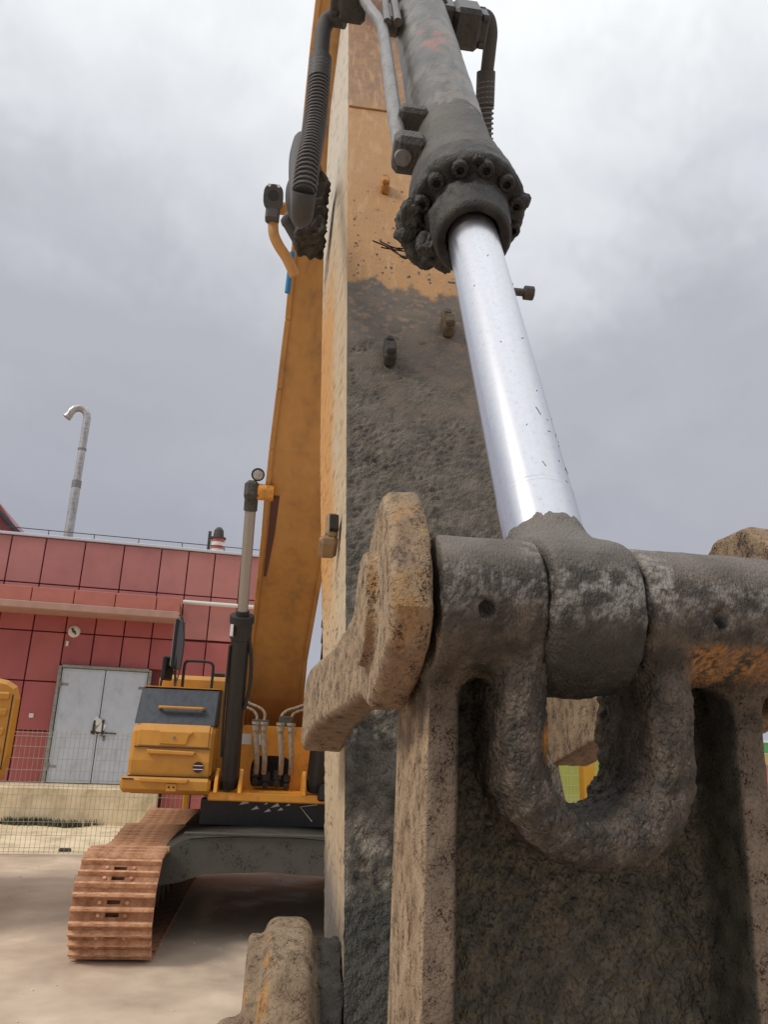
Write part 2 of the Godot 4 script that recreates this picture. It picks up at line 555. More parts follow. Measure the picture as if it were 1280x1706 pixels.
func setup_materials() -> void:
	var fine := bytes_of(noise(31, 0.035, 5))
	var coarse := bytes_of(noise(32, 0.008, 5))
	var spots := bytes_of(noise(33, 0.02, 3))
	var cell := noise(34, 0.03, 2, FastNoiseLite.TYPE_CELLULAR)
	cell.cellular_return_type = FastNoiseLite.RETURN_DISTANCE2_SUB
	var cr := bytes_of(cell)
	var rg := noise(35, 0.016, 5, FastNoiseLite.TYPE_SIMPLEX)
	rg.fractal_type = FastNoiseLite.FRACTAL_RIDGED
	rg.domain_warp_enabled = true; rg.domain_warp_amplitude = 18.0; rg.domain_warp_frequency = 0.03
	var rid := bytes_of(rg, 1024)
	var cell2 := noise(36, 0.035, 2, FastNoiseLite.TYPE_CELLULAR)
	cell2.cellular_return_type = FastNoiseLite.RETURN_DISTANCE2_SUB
	cell2.domain_warp_enabled = true; cell2.domain_warp_amplitude = 14.0; cell2.domain_warp_frequency = 0.03
	var cr2 := bytes_of(cell2, 1024)
	var fine2 := bytes_of(noise(37, 0.06, 4), 1024)
	var clods := PackedByteArray(); clods.resize(rid.size())
	for i in rid.size():
		var plate := minf(1.0, cr2[i] / 110.0)                  # dried plates parted by cracks
		clods[i] = int(clampf(0.46 * (255 - rid[i]) + 0.34 * 255.0 * plate + 0.2 * fine2[i], 0, 255))
	tex.fine = grey_tex(fine)
	tex.coarse = grey_tex(coarse)
	tex.clods = grey_tex(clods, 1024)
	tex.grain = ramp_tex(blend(fine2, clods, 0.6), [0.0, 0.30, 0.42, 0.55, 0.72, 1.0], [Color(0.42, 0.40, 0.39), Color(0.66, 0.645, 0.63), Color(0.84, 0.83, 0.82), Color(0.93, 0.93, 0.925), Color(1, 1, 1), Color(1, 1, 1)], 1024)
	# dusty steel: mostly even, with sparse dark flecks that come in drifts
	var drift := bytes_of(noise(41, 0.007, 4), 1024)
	var fl := bytes_of(noise(42, 0.045, 3), 1024)
	var fl2 := bytes_of(noise(43, 0.11, 2), 1024)
	var flecks := PackedByteArray(); flecks.resize(drift.size())
	for i in drift.size():
		var f := 0.6 * fl[i] + 0.4 * fl2[i] + 0.45 * (drift[i] - 128)
		flecks[i] = int(clampf(255.0 - maxf(0.0, f - 166.0) * 3.2 - (fl2[i] - 128) * 0.22 - (drift[i] - 128) * 0.35 - 28.0, 0, 255))
	tex.flecks = ramp_tex(flecks, [0.0, 0.4, 0.75, 1.0], [Color(0.42, 0.36, 0.31), Color(0.68, 0.63, 0.59), Color(0.91, 0.895, 0.88), Color(1, 1, 1)], 1024)
	tex.faint = ramp_tex(flecks, [0.0, 0.4, 0.75, 1.0], [Color(0.60, 0.53, 0.46), Color(0.80, 0.76, 0.72), Color(0.94, 0.93, 0.92), Color(1, 1, 1)], 1024)
	tex.fleck_height = grey_tex(flecks, 1024)
	var crust := PackedByteArray(); crust.resize(flecks.size())
	for i in flecks.size(): crust[i] = int(minf(flecks[i], 255.0) * (0.45 + 0.55 * minf(1.0, clods[i] / 150.0)))
	tex.crust = ramp_tex(crust, [0.0, 0.35, 0.6, 0.8, 1.0], [Color(0.30, 0.25, 0.21), Color(0.55, 0.50, 0.45), Color(0.80, 0.77, 0.74), Color(0.94, 0.93, 0.92), Color(1, 1, 1)], 1024)
	tex.crust_height = grey_tex(crust, 1024)
	tex.dust = ramp_tex(blend(fine, coarse, 0.6), [0.0, 0.3, 0.55, 0.8, 1.0], [Color(0.62, 0.57, 0.52), Color(0.84, 0.8, 0.75), Color(0.97, 0.95, 0.93), Color(1, 1, 1), Color(1, 1, 1)])
	var mix2 := blend(coarse, fine, 0.35)
	tex.paint = ramp_tex(mix2, [0.0, 0.28, 0.42, 0.6, 1.0], [Color(0.47, 0.36, 0.24), Color(0.76, 0.53, 0.24), Color(0.86, 0.585, 0.2), Color(0.885, 0.6, 0.19), Color(0.83, 0.60, 0.30)])
	tex.boom = ramp_tex(mix2, [0.0, 0.25, 0.45, 0.7, 1.0], [Color(0.46, 0.33, 0.22), Color(0.64, 0.48, 0.29), Color(0.72, 0.525, 0.285), Color(0.76, 0.56, 0.32), Color(0.72, 0.60, 0.45)])
	tex.rustmud = ramp_tex(mix2, [0.0, 0.3, 0.5, 0.72, 1.0], [Color(0.52, 0.34, 0.24), Color(0.68, 0.49, 0.365), Color(0.76, 0.57, 0.435), Color(0.82, 0.64, 0.50), Color(0.88, 0.73, 0.60)])
	tex.concrete = ramp_tex(blend(coarse, fine, 0.22), [0.0, 0.3, 0.5, 0.7, 1.0], [Color(0.64, 0.575, 0.505), Color(0.71, 0.635, 0.56), Color(0.745, 0.67, 0.59), Color(0.78, 0.705, 0.625), Color(0.85, 0.78, 0.705)])
	tex.apron = ramp_tex(blend(coarse, fine, 0.3), [0.0, 0.35, 0.6, 1.0], [Color(0.62, 0.56, 0.45), Color(0.80, 0.735, 0.605), Color(0.87, 0.80, 0.67), Color(0.92, 0.865, 0.75)])
	tex.panel = ramp_tex(blend(coarse, fine, 0.15), [0.0, 0.4, 0.7, 1.0], [Color(0.93, 0.92, 0.92), Color(0.97, 0.965, 0.965), Color(1, 1, 1), Color(1, 1, 1)])
	tex.door = ramp_tex(blend(coarse, spots, 0.4), [0.0, 0.3, 0.5, 1.0], [Color(0.66, 0.69, 0.70), Color(0.74, 0.78, 0.825), Color(0.765, 0.805, 0.855), Color(0.80, 0.84, 0.885)])
	tex.rod = ramp_tex(spots, [0.0, 0.10, 0.2, 1.0], [Color(0.75, 0.75, 0.76), Color(0.90, 0.90, 0.91), Color(0.97, 0.97, 0.98), Color(1, 1, 1)])
	tex.wet = ramp_tex(blend(fine2, clods, 0.35), [0.0, 0.36, 0.52, 0.7, 1.0], [Color(0.30, 0.30, 0.30), Color(0.42, 0.42, 0.42), Color(0.62, 0.62, 0.62), Color(0.85, 0.85, 0.85), Color(1, 1, 1)], 1024)
	tex.rough = ramp_tex(blend(coarse, fine, 0.4), [0.0, 0.35, 0.65, 1.0], [Color(0.35, 0.35, 0.35), Color(0.62, 0.62, 0.62), Color(0.85, 0.85, 0.85), Color(1, 1, 1)])
	mat("mud", Color(1, 1, 1), 0.8, 0.0, tex.grain, Vector3(4.2, 3.4, 4.2), tex.clods, 0.42, true)
	mat("mud_fine", Color(1, 1, 1), 1.0, 0.0, tex.grain, Vector3(7.5, 4.5, 7.5), tex.clods, 0.20, true)
	mats.mud_fine.roughness_texture = tex.wet
	mats.mud.roughness = 1.0; mats.mud.roughness_texture = tex.wet
	mat("caked", Color(1, 1, 1), 0.9, 0.0, tex.crust, Vector3(5.2, 4.3, 5.2), tex.crust_height, 0.22, true)
	mat("dusty", Color(1, 1, 1), 0.8, 0.0, tex.faint, Vector3(3.0, 1.9, 3.0), tex.fleck_height, 0.06, true)
	mat("paint", Color(1, 1, 1), 0.42, 0.0, tex.paint, Vector3(0.9, 0.6, 0.9), tex.fine, 0.02)
	mat("clean_paint", lin(0.60, 0.285, 0.045), 0.38, 0.0, tex.panel, Vector3(1.1, 0.9, 1.1))
	mat("boom_paint", Color(1, 1, 1), 0.5, 0.0, tex.boom, Vector3(0.55, 0.4, 0.55), tex.fine, 0.03)
	mat("track_metal", Color(1, 1, 1), 0.8, 0.0, tex.rustmud, Vector3(1.7, 1.7, 1.7), tex.fine, 0.15, true)
	mat("black_paint", lin(0.018, 0.018, 0.02), 0.4, 0.0, tex.dust, Vector3(2, 1, 2))
	mat("black_dusty", lin(0.03, 0.03, 0.028), 0.7, 0.0, tex.grain, Vector3(3, 3, 3), tex.fine, 0.2)
	mat("navy", lin(0.052, 0.066, 0.095), 0.5, 0.0, tex.dust, Vector3(2.5, 2.5, 2.5), tex.fine, 0.1)
	mat("frame_dusty", lin(0.075, 0.073, 0.060), 0.7, 0.0, tex.flecks, Vector3(0.45, 0.45, 0.45), tex.fine, 0.1)
	mat("rubber", lin(0.02, 0.02, 0.022), 0.55, 0.0, tex.dust, Vector3(6, 6, 6))
	mat("hose_dusty", lin(0.085, 0.083, 0.085), 0.7, 0.0, tex.grain, Vector3(8, 8, 8), tex.fine, 0.1)
	mat("spring", lin(0.17, 0.17, 0.18), 0.6, 0.3)
	mat("steel", lin(0.30, 0.30, 0.31), 0.45, 0.6, tex.dust, Vector3(5, 5, 5), tex.fine, 0.05)
	mat("barrel", Color(1, 1, 1), 0.42, 0.15, tex.dust, Vector3(5, 3, 5), tex.fine, 0.08, true)
	mat("chrome", lin(0.66, 0.66, 0.70), 0.24, 0.97, tex.rod, Vector3(11, 7, 11))
	mat("chrome_small", lin(0.36, 0.33, 0.30), 0.4, 0.6)
	mat("pale_hose", lin(0.36, 0.31, 0.24), 0.7, 0.0, tex.dust, Vector3(4, 4, 4))
	mat("concrete", Color(1, 1, 1), 0.9, 0.0, tex.concrete, Vector3(0.22, 0.22, 0.22), tex.fine, 0.25)
	mats.concrete.roughness = 1.0; mats.concrete.roughness_texture = tex.rough
	mat("apron", Color(1, 1, 1), 0.85, 0.0, tex.apron, Vector3(0.3, 0.3, 0.3), tex.fine, 0.2)
	mat("red_up", lin(0.50, 0.20, 0.185), 0.36, 0.0, tex.panel, Vector3(0.3, 0.3, 0.3))  # paler copy of the cladding red, with sky sheen put into its colour
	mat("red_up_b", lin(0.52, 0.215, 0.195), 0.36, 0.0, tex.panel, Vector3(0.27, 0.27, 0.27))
	mat("red", lin(0.43, 0.112, 0.112), 0.42, 0.0, tex.panel, Vector3(0.3, 0.3, 0.3))  # same cladding, deepened in colour for canopy shade and weaker sky sheen
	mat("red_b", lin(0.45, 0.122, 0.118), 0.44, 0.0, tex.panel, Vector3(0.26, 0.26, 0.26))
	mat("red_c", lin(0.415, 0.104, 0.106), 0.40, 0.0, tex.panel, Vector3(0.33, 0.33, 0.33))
	mat("joint", lin(0.19, 0.045, 0.05), 0.9)
	mat("canopy", lin(0.47, 0.29, 0.235), 0.6, 0.0, tex.panel, Vector3(0.5, 0.5, 0.5))
	mat("canopy_red", lin(0.50, 0.17, 0.135), 0.6, 0.0, tex.panel, Vector3(0.5, 0.5, 0.5))
	mat("door", Color(1, 1, 1), 0.45, 0.1, tex.door, Vector3(0.5, 0.35, 0.5), tex.fine, 0.05)
	mat("door_frame", lin(0.33, 0.36, 0.34), 0.5, 0.1, tex.dust, Vector3(1, 1, 1))
	mat("dark_metal", lin(0.06, 0.055, 0.045), 0.6, 0.3)
	mat("white", lin(0.72, 0.72, 0.7), 0.6)
	mat("coping", lin(0.62, 0.64, 0.68), 0.4, 0.2)
	mat("flue", lin(0.52, 0.54, 0.57), 0.38, 0.6, tex.dust, Vector3(1, 1, 1))
	mat("wire", lin(0.42, 0.40, 0.33), 0.5, 0.2)
	mat("post", lin(0.62, 0.33, 0.02), 0.5, 0.0, tex.panel, Vector3(1, 1, 1))
	mat("blue", lin(0.02, 0.20, 0.45), 0.6)
	mat("glass", Color(0.55, 0.62, 0.66, 0.25), 0.08)
	mats.glass.transparency = BaseMaterial3D.TRANSPARENCY_ALPHA
	mat("grass", lin(0.075, 0.08, 0.045), 0.9)
	mat("logo", lin(0.05, 0.006, 0.012), 0.5)
	mat("lens", lin(0.45, 0.43, 0.4), 0.15, 0.3)


# ------------------------------------------------------------------ ground, building, fence
func ground() -> void:
	var m := Mb.new()
	m.quad(Vector3(-300, 0, 60), Vector3(300, 0, 60), Vector3(300, 0, -500), Vector3(-300, 0, -500), Vector3.UP)
	tag(put("ground", m, mats.concrete), "", "", "", "structure")
	var o := root_at("apron", Basis(Vector3.UP, deg_to_rad(BYAW)) * Vector3(0, 0, -BT), BYAW)
	var a := Mb.new()
	a.quad(B(-30, 0.004, 14.3), B(40, 0.004, 14.3), B(40, 0.004, 40), B(-30, 0.004, 40), Vector3.UP)
	put("apron_slab", a, mats.apron, o)
	tag(o, "", "", "", "structure")
	# weathered concrete kerb at the foot of the plinth, with grass in its joint
	var g := Mb.new()
	rng.seed = 4
	for i in 5200:
		var x := rng.randf_range(-9.0, -0.2)
		var z := 1.3 + absf(rng.randfn(0.0, 0.10)) + 0.22 * sin(x * 2.1) + 0.12 * sin(x * 5.3)
		if rng.randf() > 0.4 + 0.6 * sin(x * 1.7): continue
		var p := Vector3(x, 0.008, z)
		var hh := rng.randf_range(0.05, 0.17)
		var d := Vector3(rng.randf_range(-1, 1), 0, rng.randf_range(-1, 1)).normalized() * 0.02
		var tip := p + Vector3(rng.randf_range(-0.05, 0.05), hh, rng.randf_range(-0.05, 0.05))
		var nn := d.cross(tip - p).normalized()
		g.tri(p - d, p + d, tip, nn, nn, nn)
	var grass := put("grass_strip", g, mats.grass)
	grass.transform = Transform3D(Basis(Vector3.UP, deg_to_rad(BYAW)), Basis(Vector3.UP, deg_to_rad(BYAW)) * Vector3(0, 0, -BT))
	tag(grass, "thin ragged strip of grass along the foot of the pale plinth", "grass", "", "stuff")


func panel(b: Node3D, x0: float, x1: float, y0: float, y1: float, t: float, which: int, upper := false) -> void:
	var m := Mb.new()
	var gap := 0.014
	m.box(B((x0 + x1) * 0.5, (y0 + y1) * 0.5, t + 0.03), Vector3(x1 - x0 - 2 * gap, y1 - y0 - 2 * gap, 0.06), 0.008)
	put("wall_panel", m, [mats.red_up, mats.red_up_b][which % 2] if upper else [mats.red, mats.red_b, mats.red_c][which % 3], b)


func building() -> void:
	var turn := Basis(Vector3.UP, deg_to_rad(BYAW))
	var b := root_at("red_building", turn * Vector3(0, 0, -BT), BYAW)
	tag(b, "low flat-roofed building clad in square red panels, a canopy over its grey double door", "building")
	var core := Mb.new()
	core.box(B(-6.85, 3.12, 24.6), Vector3(16.9, 6.24, 10.0))
	put("wall", core, mats.joint, b)
	# rows of cladding, each panel by itself
	var low := [-8.9, -8.23, -7.57, -6.85, -6.15, -5.45, -4.5, -3.75, -3.03, -2.37, -1.71, -1.06, -0.42, 0.24, 0.9, 1.6]
	var up := [-8.9, -8.1, -7.2, -6.3, -5.4, -4.54, -3.77, -2.87, -1.96, -1.07, -0.41, 0.24, 0.9, 1.6]
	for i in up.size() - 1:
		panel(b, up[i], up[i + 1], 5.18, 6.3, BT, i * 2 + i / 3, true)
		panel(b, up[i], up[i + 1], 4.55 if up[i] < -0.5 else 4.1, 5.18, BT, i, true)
	for i in low.size() - 1:
		var at_door: bool = low[i] > -3.1 and low[i] < -1.0
		if low[i] < -0.5:
			panel(b, low[i], low[i + 1], 4.07, 4.55, BT, i + 1)
		if at_door:
			panel(b, low[i], low[i + 1], 3.33, 4.07, BT, i)
		else:
			panel(b, low[i], low[i + 1], 2.93, 4.07, BT, i)
			panel(b, low[i], low[i + 1], 1.83, 2.93, BT, i + 2)
			panel(b, low[i], low[i + 1], 0.73 if low[i] < -0.5 else 0.9, 1.83, BT, i * 2 + 1)
			if low[i] > -0.5: panel(b, low[i], low[i + 1], 0.0, 0.9, BT, i)
	var cp := Mb.new()
	cp.box(B(-6.85, 6.335, 19.7), Vector3(17.1, 0.07, 0.5), 0.01)
	put("coping", cp, mats.coping, b)
	var lw := Mb.new()
	var x := -9.0
	lw.tube(PackedVector3Array([B(-9.2, 6.49, 19.5), B(1.7, 6.49, 19.5)]), 0.011, 6)
	while x < 1.7:
		lw.tube(PackedVector3Array([B(x, 6.37, 19.5), B(x, 6.49, 19.5)]), 0.011, 6)
		x += 1.05
	put("roof_wire", lw, mats.dark_metal, b)
	# canopy
	var cn := Mb.new()
	cn.box(B(-5.0, 4.53, 18.95), Vector3(9.1, 0.16, 1.1), 0.012)
	put("canopy", cn, mats.canopy, b)
	var cx := [-9.55, -8.6, -7.6, -6.6, -5.6, -4.62, -3.69, -2.79, -1.9, -0.99, -0.45]
	for i in cx.size() - 1:
		var f := Mb.new()
		f.box(B((cx[i] + cx[i + 1]) * 0.5, 4.775, 18.5), Vector3(cx[i + 1] - cx[i] - 0.02, 0.325, 0.12), 0.008)
		put("canopy_panel", f, mats.canopy_red, b)
	var ct := Mb.new()
	ct.box(B(-5.0, 4.77, 19.03), Vector3(9.05, 0.3, 0.93))
	put("canopy_slab", ct, mats.joint, b)
	var pp := Mb.new()
	pp.tube(PackedVector3Array([B(-0.42, 4.99, 19.36), B(1.55, 4.99, 19.36)]), 0.05, 12)
	put("gutter_pipe", pp, mats.white, b)
	# plinth platform under the door
	var pl := Mb.new()
	pl.box(B(-5.45, 0.36, 18.9), Vector3(9.95, 0.73, 1.35), 0.02)
	tag(put("plinth", pl, mats.apron, b), "pale concrete plinth below the grey door")
	# double door
	var dr := Node3D.new(); dr.name = "double_door"; dr.position = B(-1.99, 0.735); b.add_child(dr, true)
	var fr := Mb.new()
	fr.box(Vector3(-1.005, 1.27, 0.06), Vector3(0.07, 2.6, 0.16), 0.01)
	fr.box(Vector3(1.005, 1.27, 0.06), Vector3(0.07, 2.6, 0.16), 0.01)
	fr.box(Vector3(0, 2.565, 0.06), Vector3(1.94, 0.07, 0.157), 0.01)
	put("door_frame", fr, mats.door_frame, dr)
	for sgn in [-1, 1]:
		var lf := Mb.new()
		lf.box(Vector3(sgn * 0.482, 1.265, 0.05), Vector3(0.945, 2.51, 0.05), 0.006)
		lf.box(Vector3(sgn * 0.482, 1.265, 0.078), Vector3(0.86, 2.40, 0.012), 0.004)
		put("door_leaf", lf, mats.door, dr)
		for y in [0.35, 2.15]:
			var hg := Mb.new()
			hg.tube(PackedVector3Array([Vector3(sgn * 0.955, y - 0.08, 0.1), Vector3(sgn * 0.955, y + 0.08, 0.1)]), 0.022, 8)
			hg.box(Vector3(sgn * 0.86, y, 0.088), Vector3(0.16, 0.06, 0.008))
			put("hinge", hg, mats.door_frame, dr)
	var bolt := Mb.new()
	bolt.tube(PackedVector3Array([Vector3(-0.12, 1.12, 0.12), Vector3(0.42, 1.10, 0.12)]), 0.016, 8)
	bolt.box(Vector3(-0.09, 1.22, 0.1), Vector3(0.05, 0.32, 0.04), 0.006)
	bolt.box(Vector3(0.1, 1.22, 0.1), Vector3(0.05, 0.36, 0.04), 0.006)
	bolt.box(Vector3(0.16, 1.0, 0.12), Vector3(0.05, 0.12, 0.03), 0.006)
	bolt.box(Vector3(0.0, 1.12, 0.1), Vector3(0.3, 0.06, 0.03), 0.006)
	put("door_bolt", bolt, mats.dark_metal, dr)
	var nt := root_at("paper_notice", turn * Vector3(0, 0, -BT) + turn * B(-1.99, 2.05, 19.39), BYAW)
	var pm := Mb.new()
	pm.box(Vector3(-0.04, 0.05, 0), Vector3(0.17, 0.16, 0.006), 0.0, Basis(Vector3.BACK, -0.6))
	pm.box(Vector3(0.07, -0.1, 0.006), Vector3(0.15, 0.22, 0.006), 0.0, Basis(Vector3.BACK, -0.5))
	put("sheet", pm, mats.white, nt)
	tag(nt, "crumpled white paper hung askew at the meeting edge of the grey double door", "paper")
	# round lamp and its small box
	var lp := root_at("wall_lamp", turn * Vector3(0, 0, -BT) + turn * B(-2.83, 4.11, BT), BYAW)
	var l1 := Mb.new()
	l1.lathe(PackedVector2Array([Vector2(0.06, 0.0), Vector2(0.055, 0.10), Vector2(0.03, 0.13), Vector2(0, 0.14)]), Vector3.ZERO, Vector3.BACK, 24)
	put("lamp_body", l1, mats.white, lp)
	var l2 := Mb.new()
	l2.box(Vector3(-0.02, 0.02, 0.065), Vector3(0.05, 0.12, 0.02), 0.004, Basis(Vector3.BACK, 0.5))
	l2.box(Vector3(0.03, -0.03, 0.065), Vector3(0.04, 0.09, 0.02), 0.004, Basis(Vector3.BACK, 0.4))
	put("grille", l2, mats.frame_dusty, lp)
	tag(lp, "round white wall lamp under the canopy, above the grey double door", "lamp")
	var bx := Mb.new()
	bx.box(Vector3.ZERO, Vector3(0.06, 0.12, 0.05), 0.008)
	var jb := put("junction_box", bx, mats.white)
	jb.transform = Transform3D(turn, turn * Vector3(0, 0, -BT) + turn * B(-2.94, 3.82, BT - 0.02))
	tag(jb, "tiny white box on the red wall just below the round lamp", "electrical box")
	var bx2 := Mb.new()
	bx2.box(Vector3.ZERO, Vector3(0.1, 0.1, 0.03), 0.006)
	var sk := put("socket_box", bx2, mats.white)
	sk.transform = Transform3D(turn, turn * Vector3(0, 0, -BT) + turn * B(-3.47, 2.16, BT - 0.02))
	tag(sk, "small pale square box on the red wall left of the grey door", "electrical box")
	# flue on the roof
	var fl := root_at("exhaust_flue", turn * Vector3(0, 0, -BT) + turn * B(-3.55, 6.2, 21.0), BYAW)
	tag(fl, "tall thin galvanised flue pipe with a hooked top on the red building's roof", "flue pipe")
	var f1 := Mb.new()
	f1.tube(PackedVector3Array([Vector3(0, 0, 0), Vector3(0, 1.85, 0)]), 0.115, 18)
	put("lower_pipe", f1, mats.flue, fl)
	var f2 := Mb.new()
	f2.tube(PackedVector3Array([Vector3(0, 2.05, 0), Vector3(0, 3.85, 0)]), 0.098, 18)
	put("upper_pipe", f2, mats.flue, fl)
	var f3 := Mb.new()
	f3.lathe(PackedVector2Array([Vector2(1.85, 0.0), Vector2(1.85, 0.122), Vector2(2.05, 0.122), Vector2(2.05, 0.0)]), Vector3.ZERO, Vector3.UP, 18)
	put("pipe_joint", f3, mats.steel, fl)
	f3 = Mb.new()
	f3.lathe(PackedVector2Array([Vector2(2.92, 0.1), Vector2(2.92, 0.112), Vector2(2.97, 0.112), Vector2(2.97, 0.1)]), Vector3.ZERO, Vector3.UP, 18)
	put("pipe_joint", f3, mats.steel, fl)
	var pth := PackedVector3Array(); var rr: Array = []
	for k in 15:
		var a := PI * 0.94 * k / 14.0
		pth.append(Vector3(-0.23 + 0.23 * cos(a), 3.85 + 0.27 * sin(a), 0)); rr.append(0.103 if k % 2 == 0 else 0.094)
	pth.append(Vector3(-0.52, 3.80, 0)); rr.append(0.115)
	var f4 := Mb.new()
	f4.tube(pth, rr, 18)
	put("elbow", f4, mats.flue, fl)
	# far chimney with red and white hoops
	var ch := root_at("striped_chimney", turn * Vector3(0, 0, -BT) + turn * B(0.55, 0, 40.0), BYAW)
	tag(ch, "red and white hooped chimney top showing above the red building's parapet", "chimney")
	for k in 12:
		var cm := Mb.new()
		cm.lathe(PackedVector2Array([Vector2(9.2 + k * 0.19, 0.34), Vector2(9.2 + (k + 1) * 0.19, 0.34)]), Vector3.ZERO, Vector3.UP, 20)
		put("hoop", cm, mats.white if k % 2 == 0 and k < 11 else mats.red_b, ch)
	var c2 := Mb.new()
	c2.lathe(PackedVector2Array([Vector2(0, 0.36), Vector2(9.2, 0.34)]), Vector3.ZERO, Vector3.UP, 20)
	put("shaft", c2, mats.apron, ch)
	var c3 := Mb.new()
	c3.lathe(PackedVector2Array([Vector2(11.48, 0.40), Vector2(11.56, 0.40), Vector2(11.56, 0.28), Vector2(11.95, 0.24), Vector2(12.1, 0.12), Vector2(12.12, 0.0)]), Vector3.ZERO, Vector3.UP, 20)
	c3.box(Vector3(-0.45, 11.3, 0), Vector3(0.16, 1.1, 0.2), 0.02)
	put("cap", c3, mats.frame_dusty, ch)
	# gable of the next building, just inside the left edge
	var nb := root_at("neighbour_roof", turn * Vector3(0, 0, -BT) + turn * B(-9.0, 0, 27.0), BYAW)
	tag(nb, "dark roof slope of another building peeping over the red parapet at the left edge", "building")
	var nr := Mb.new()
	nr.prism(PackedVector2Array([Vector2(-4.5, 0), Vector2(3.0, 0), Vector2(3.0, 7.9), Vector2(2.0, 9.1), Vector2(-0.8, 11.2), Vector2(-4.5, 8.3)]), Vector3(0, 0, -5), Vector3.RIGHT, Vector3.UP, Vector3(0, 0, 5))
	put("wall", nr, mats.red_c, nb)
	var nr2 := Mb.new()
	nr2.bar(Vector3(3.15, 7.75, -2.4), Vector3(-0.8, 11.42, -2.4), 5.6, 0.14, 0.02, Vector3(0.6, 0.8, 0))
	put("roof", nr2, mats.navy, nb)


func fence() -> void:
	var turn := Basis(Vector3.UP, deg_to_rad(BYAW))
	var f := root_at("mesh_fence", turn * Vector3(0, 0, -14.07), BYAW)
	tag(f, "thin welded wire mesh fence with yellow posts in front of the red building", "fence")
	var post := Mb.new()
	post.box(Vector3(0, 1.0, 0), Vector3(0.08, 2.0, 0.08), 0.01)
	var capm := Mb.new()
	capm.box(Vector3(0, 2.02, 0), Vector3(0.09, 0.05, 0.09), 0.012)
	var w := Mb.new()
	var span := 3.35
	var i := 0
	while i * 0.0745 < span - 0.06:
		var x := 0.06 + i * 0.0745
		w.tube(PackedVector3Array([Vector3(x, 0.05, 0), Vector3(x, 1.93, 0)]), 0.0032, 4, false)
		i += 1
	for y in [0.08, 0.14, 0.32, 0.52, 0.72, 0.92, 1.06, 1.12, 1.30, 1.48, 1.66, 1.82, 1.88]:
		w.tube(PackedVector3Array([Vector3(0.04, y, 0.006), Vector3(span - 0.04, y, 0.006)]), 0.0035, 4, false)
	var wm := w.mesh()
	var pm := post.mesh(); var cm := capm.mesh()
	for k in range(-3, 6):
		var x := 0.1 + k * span
		var o := put("fence_post", pm, mats.post, f)
		o.position.x = x
		put("post_cap", cm, mats.rubber, o)
		if k < 5:
			var p := put("mesh_panel", wm, mats.wire, f)
			p.position.x = x


# ------------------------------------------------------------------ the excavator
func part(called: String, parent: Node = null) -> Node3D:
	var o := Node3D.new(); o.name = called
	(parent if parent else exc).add_child(o, true)
	return o


